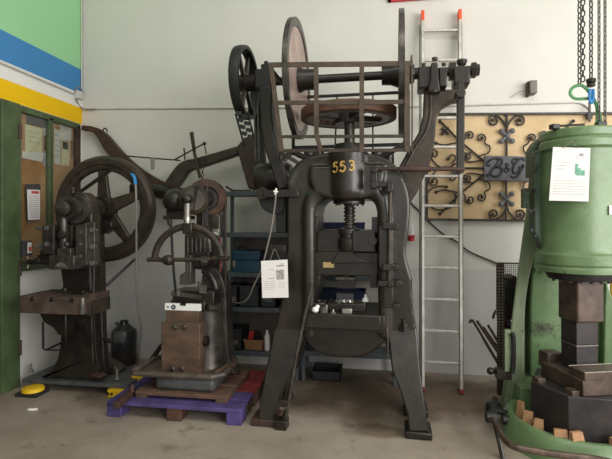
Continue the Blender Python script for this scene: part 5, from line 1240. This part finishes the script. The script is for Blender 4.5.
# ------------------------------------------------------------------ chains and sling
def link_mesh(ln, w, r):
    b = MB(); pts = []
    hl, hw = ln / 2 - r, w / 2 - r
    for k in range(16):
        a = 2 * PI * k / 16; s_ = math.sin(a)
        pts.append((hw * math.cos(a), 0, (hl - hw) * (1 if s_ > 0 else -1) + hw * s_))
    b.tube(pts, r, 6, closed=True); bm = b.bm
    bmesh.ops.recalc_face_normals(bm, faces=bm.faces)
    for f in bm.faces: f.smooth = True
    me = bpy.data.meshes.new('chain_link'); bm.to_mesh(me); bm.free(); return me
def chain(px, py0, py1, Y, ln, w, r, m, label, twin=False, zb=None):
    top, bot = P(px, py0, Y), P(px, py1, Y)
    if zb: bot.z = zb
    t = thing('chain', label, 'chain', bot, 'hoist chains'); me = link_mesh(ln, w, r); me.materials.append(MATS[m])
    pitch = ln - 2 * r; n = int((top.z - bot.z) / pitch)
    for s_ in ((-1, 1) if twin else (0,)):
        for k in range(n + 1):
            o = bpy.data.objects.new('chain_link', me); C.objects.link(o); o.parent = t
            o.location = (s_ * w * .42, s_ * .008, ln / 2 + k * pitch + (pitch / 2 if s_ > 0 else 0))
            o.rotation_euler = (0, 0, (.35 if k % 2 else .35 + PI / 2) + (.6 if s_ > 0 else 0))
chain(581.2, -8, 85, 3.86, .052, .036, .0052, 'steel_dark', 'heavy doubled chain furthest left, ending at the green sling', True)
chain(591, -8, 79, 3.86, .052, .034, .0052, 'steel_dark', 'heavy single chain holding the blue shackle, second from the left')
chain(599, -8, 121, 3.80, .044, .026, .0045, 'iron_grey', 'thin chain just right of the blue shackle, third from the left', zb=zz(125))
chain(605, -8, 121, 3.80, .044, .026, .0045, 'iron_grey', 'thin chain hanging furthest right of the four', zb=zz(125))
t = thing('shackle', 'blue shackle with a dark coupling at the end of the chain', 'shackle', P(592, 103, 3.86))
b = MB(); b.lathe(P(591, 87, 3.86), 'Z', [(.02, 0), (.03, .005), (.03, .025), (.024, .03), (.034, .036), (.034, .06), (.02, .066)], 16); b.build('coupling', 'iron', t)
b = MB(); b.tube(cr([P(590, 89, 3.84), P(589.5, 96, 3.84), P(590.5, 102, 3.84), P(592.5, 102, 3.84), P(593.5, 96, 3.84), P(593, 89, 3.84)]), .011, 8); b.build('bow', 'sky_blue', t)
b = MB(); b.tube(cr([P(591, 98, 3.86), P(583, 98.6, 3.86), P(575, 98.5, 3.86), P(570.5, 95), P(571, 89.5), P(576, 86), P(582, 85.5), P(587, 89), P(592, 96), P(596, 104), P(599.5, 114), P(601, 124)] if False else [P(x, y, 3.86 - .002 * k) for k, (x, y) in enumerate(((592, 98), (583, 98.8), (575, 98.5), (570.3, 94.5), (571.5, 89), (576.5, 85.8), (582, 85.6), (587, 89.5), (592, 96), (596, 104), (599.5, 114), (601, 123)))], 5), .012, 8, flat=.6)
b.tube(cr([P(593, 98, 3.88), P(597, 108, 3.88), P(597, 123, 3.88)], 5), .012, 8, flat=.6)
tag(b.build('lifting_sling', 'sling_green'), 'green lifting sling looped through the blue shackle', 'sling')

# ------------------------------------------------------------------ room shell the photo does not show but whose bounce light it does
struct(MB().box(WX - .15, 5.2, -5.0, WY + .15, 5.4, 5.5).build('ceiling', 'ceiling_paint'))

# ------------------------------------------------------------------ light
w = bpy.data.worlds.new('world'); sc.world = w; w.use_nodes = True
bg = w.node_tree.nodes['Background']; bg.inputs[0].default_value = (.96, .96, .97, 1); bg.inputs[1].default_value = .5
def area(name, loc, tgt, sx, sy, power, col=(1, .97, .92)):
    l = bpy.data.lights.new(name, 'AREA'); l.shape = 'RECTANGLE'; l.size = sx; l.size_y = sy; l.energy = power; l.color = col
    o = bpy.data.objects.new(name, l); C.objects.link(o); o.location = loc
    o.rotation_euler = (Vector(tgt) - Vector(loc)).to_track_quat('-Z', 'Y').to_euler(); return o
area('daylight_right', (5.1, 1.7, 2.5), (.8, 4.9, 1.1), 3.0, 3.2, 185, (1, .985, .96))
area('daylight_corner', (4.6, -2.2, 2.7), (.3, 4.4, 1.3), 3.4, 3.2, 300, (1, .985, .96))
area('front_fill', (1.0, -4.6, 2.6), (-.3, 4.5, 1.4), 5.0, 3.2, 60, (1, .985, .96))  # added fill light from behind the camera, not a real opening
area('overhead_fill', (.4, .9, 5.2), (.4, 1.8, 0), 4.5, 1.6, 90, (1, .97, .93))  # unseen overhead fill, added and set forward to brighten the near floor
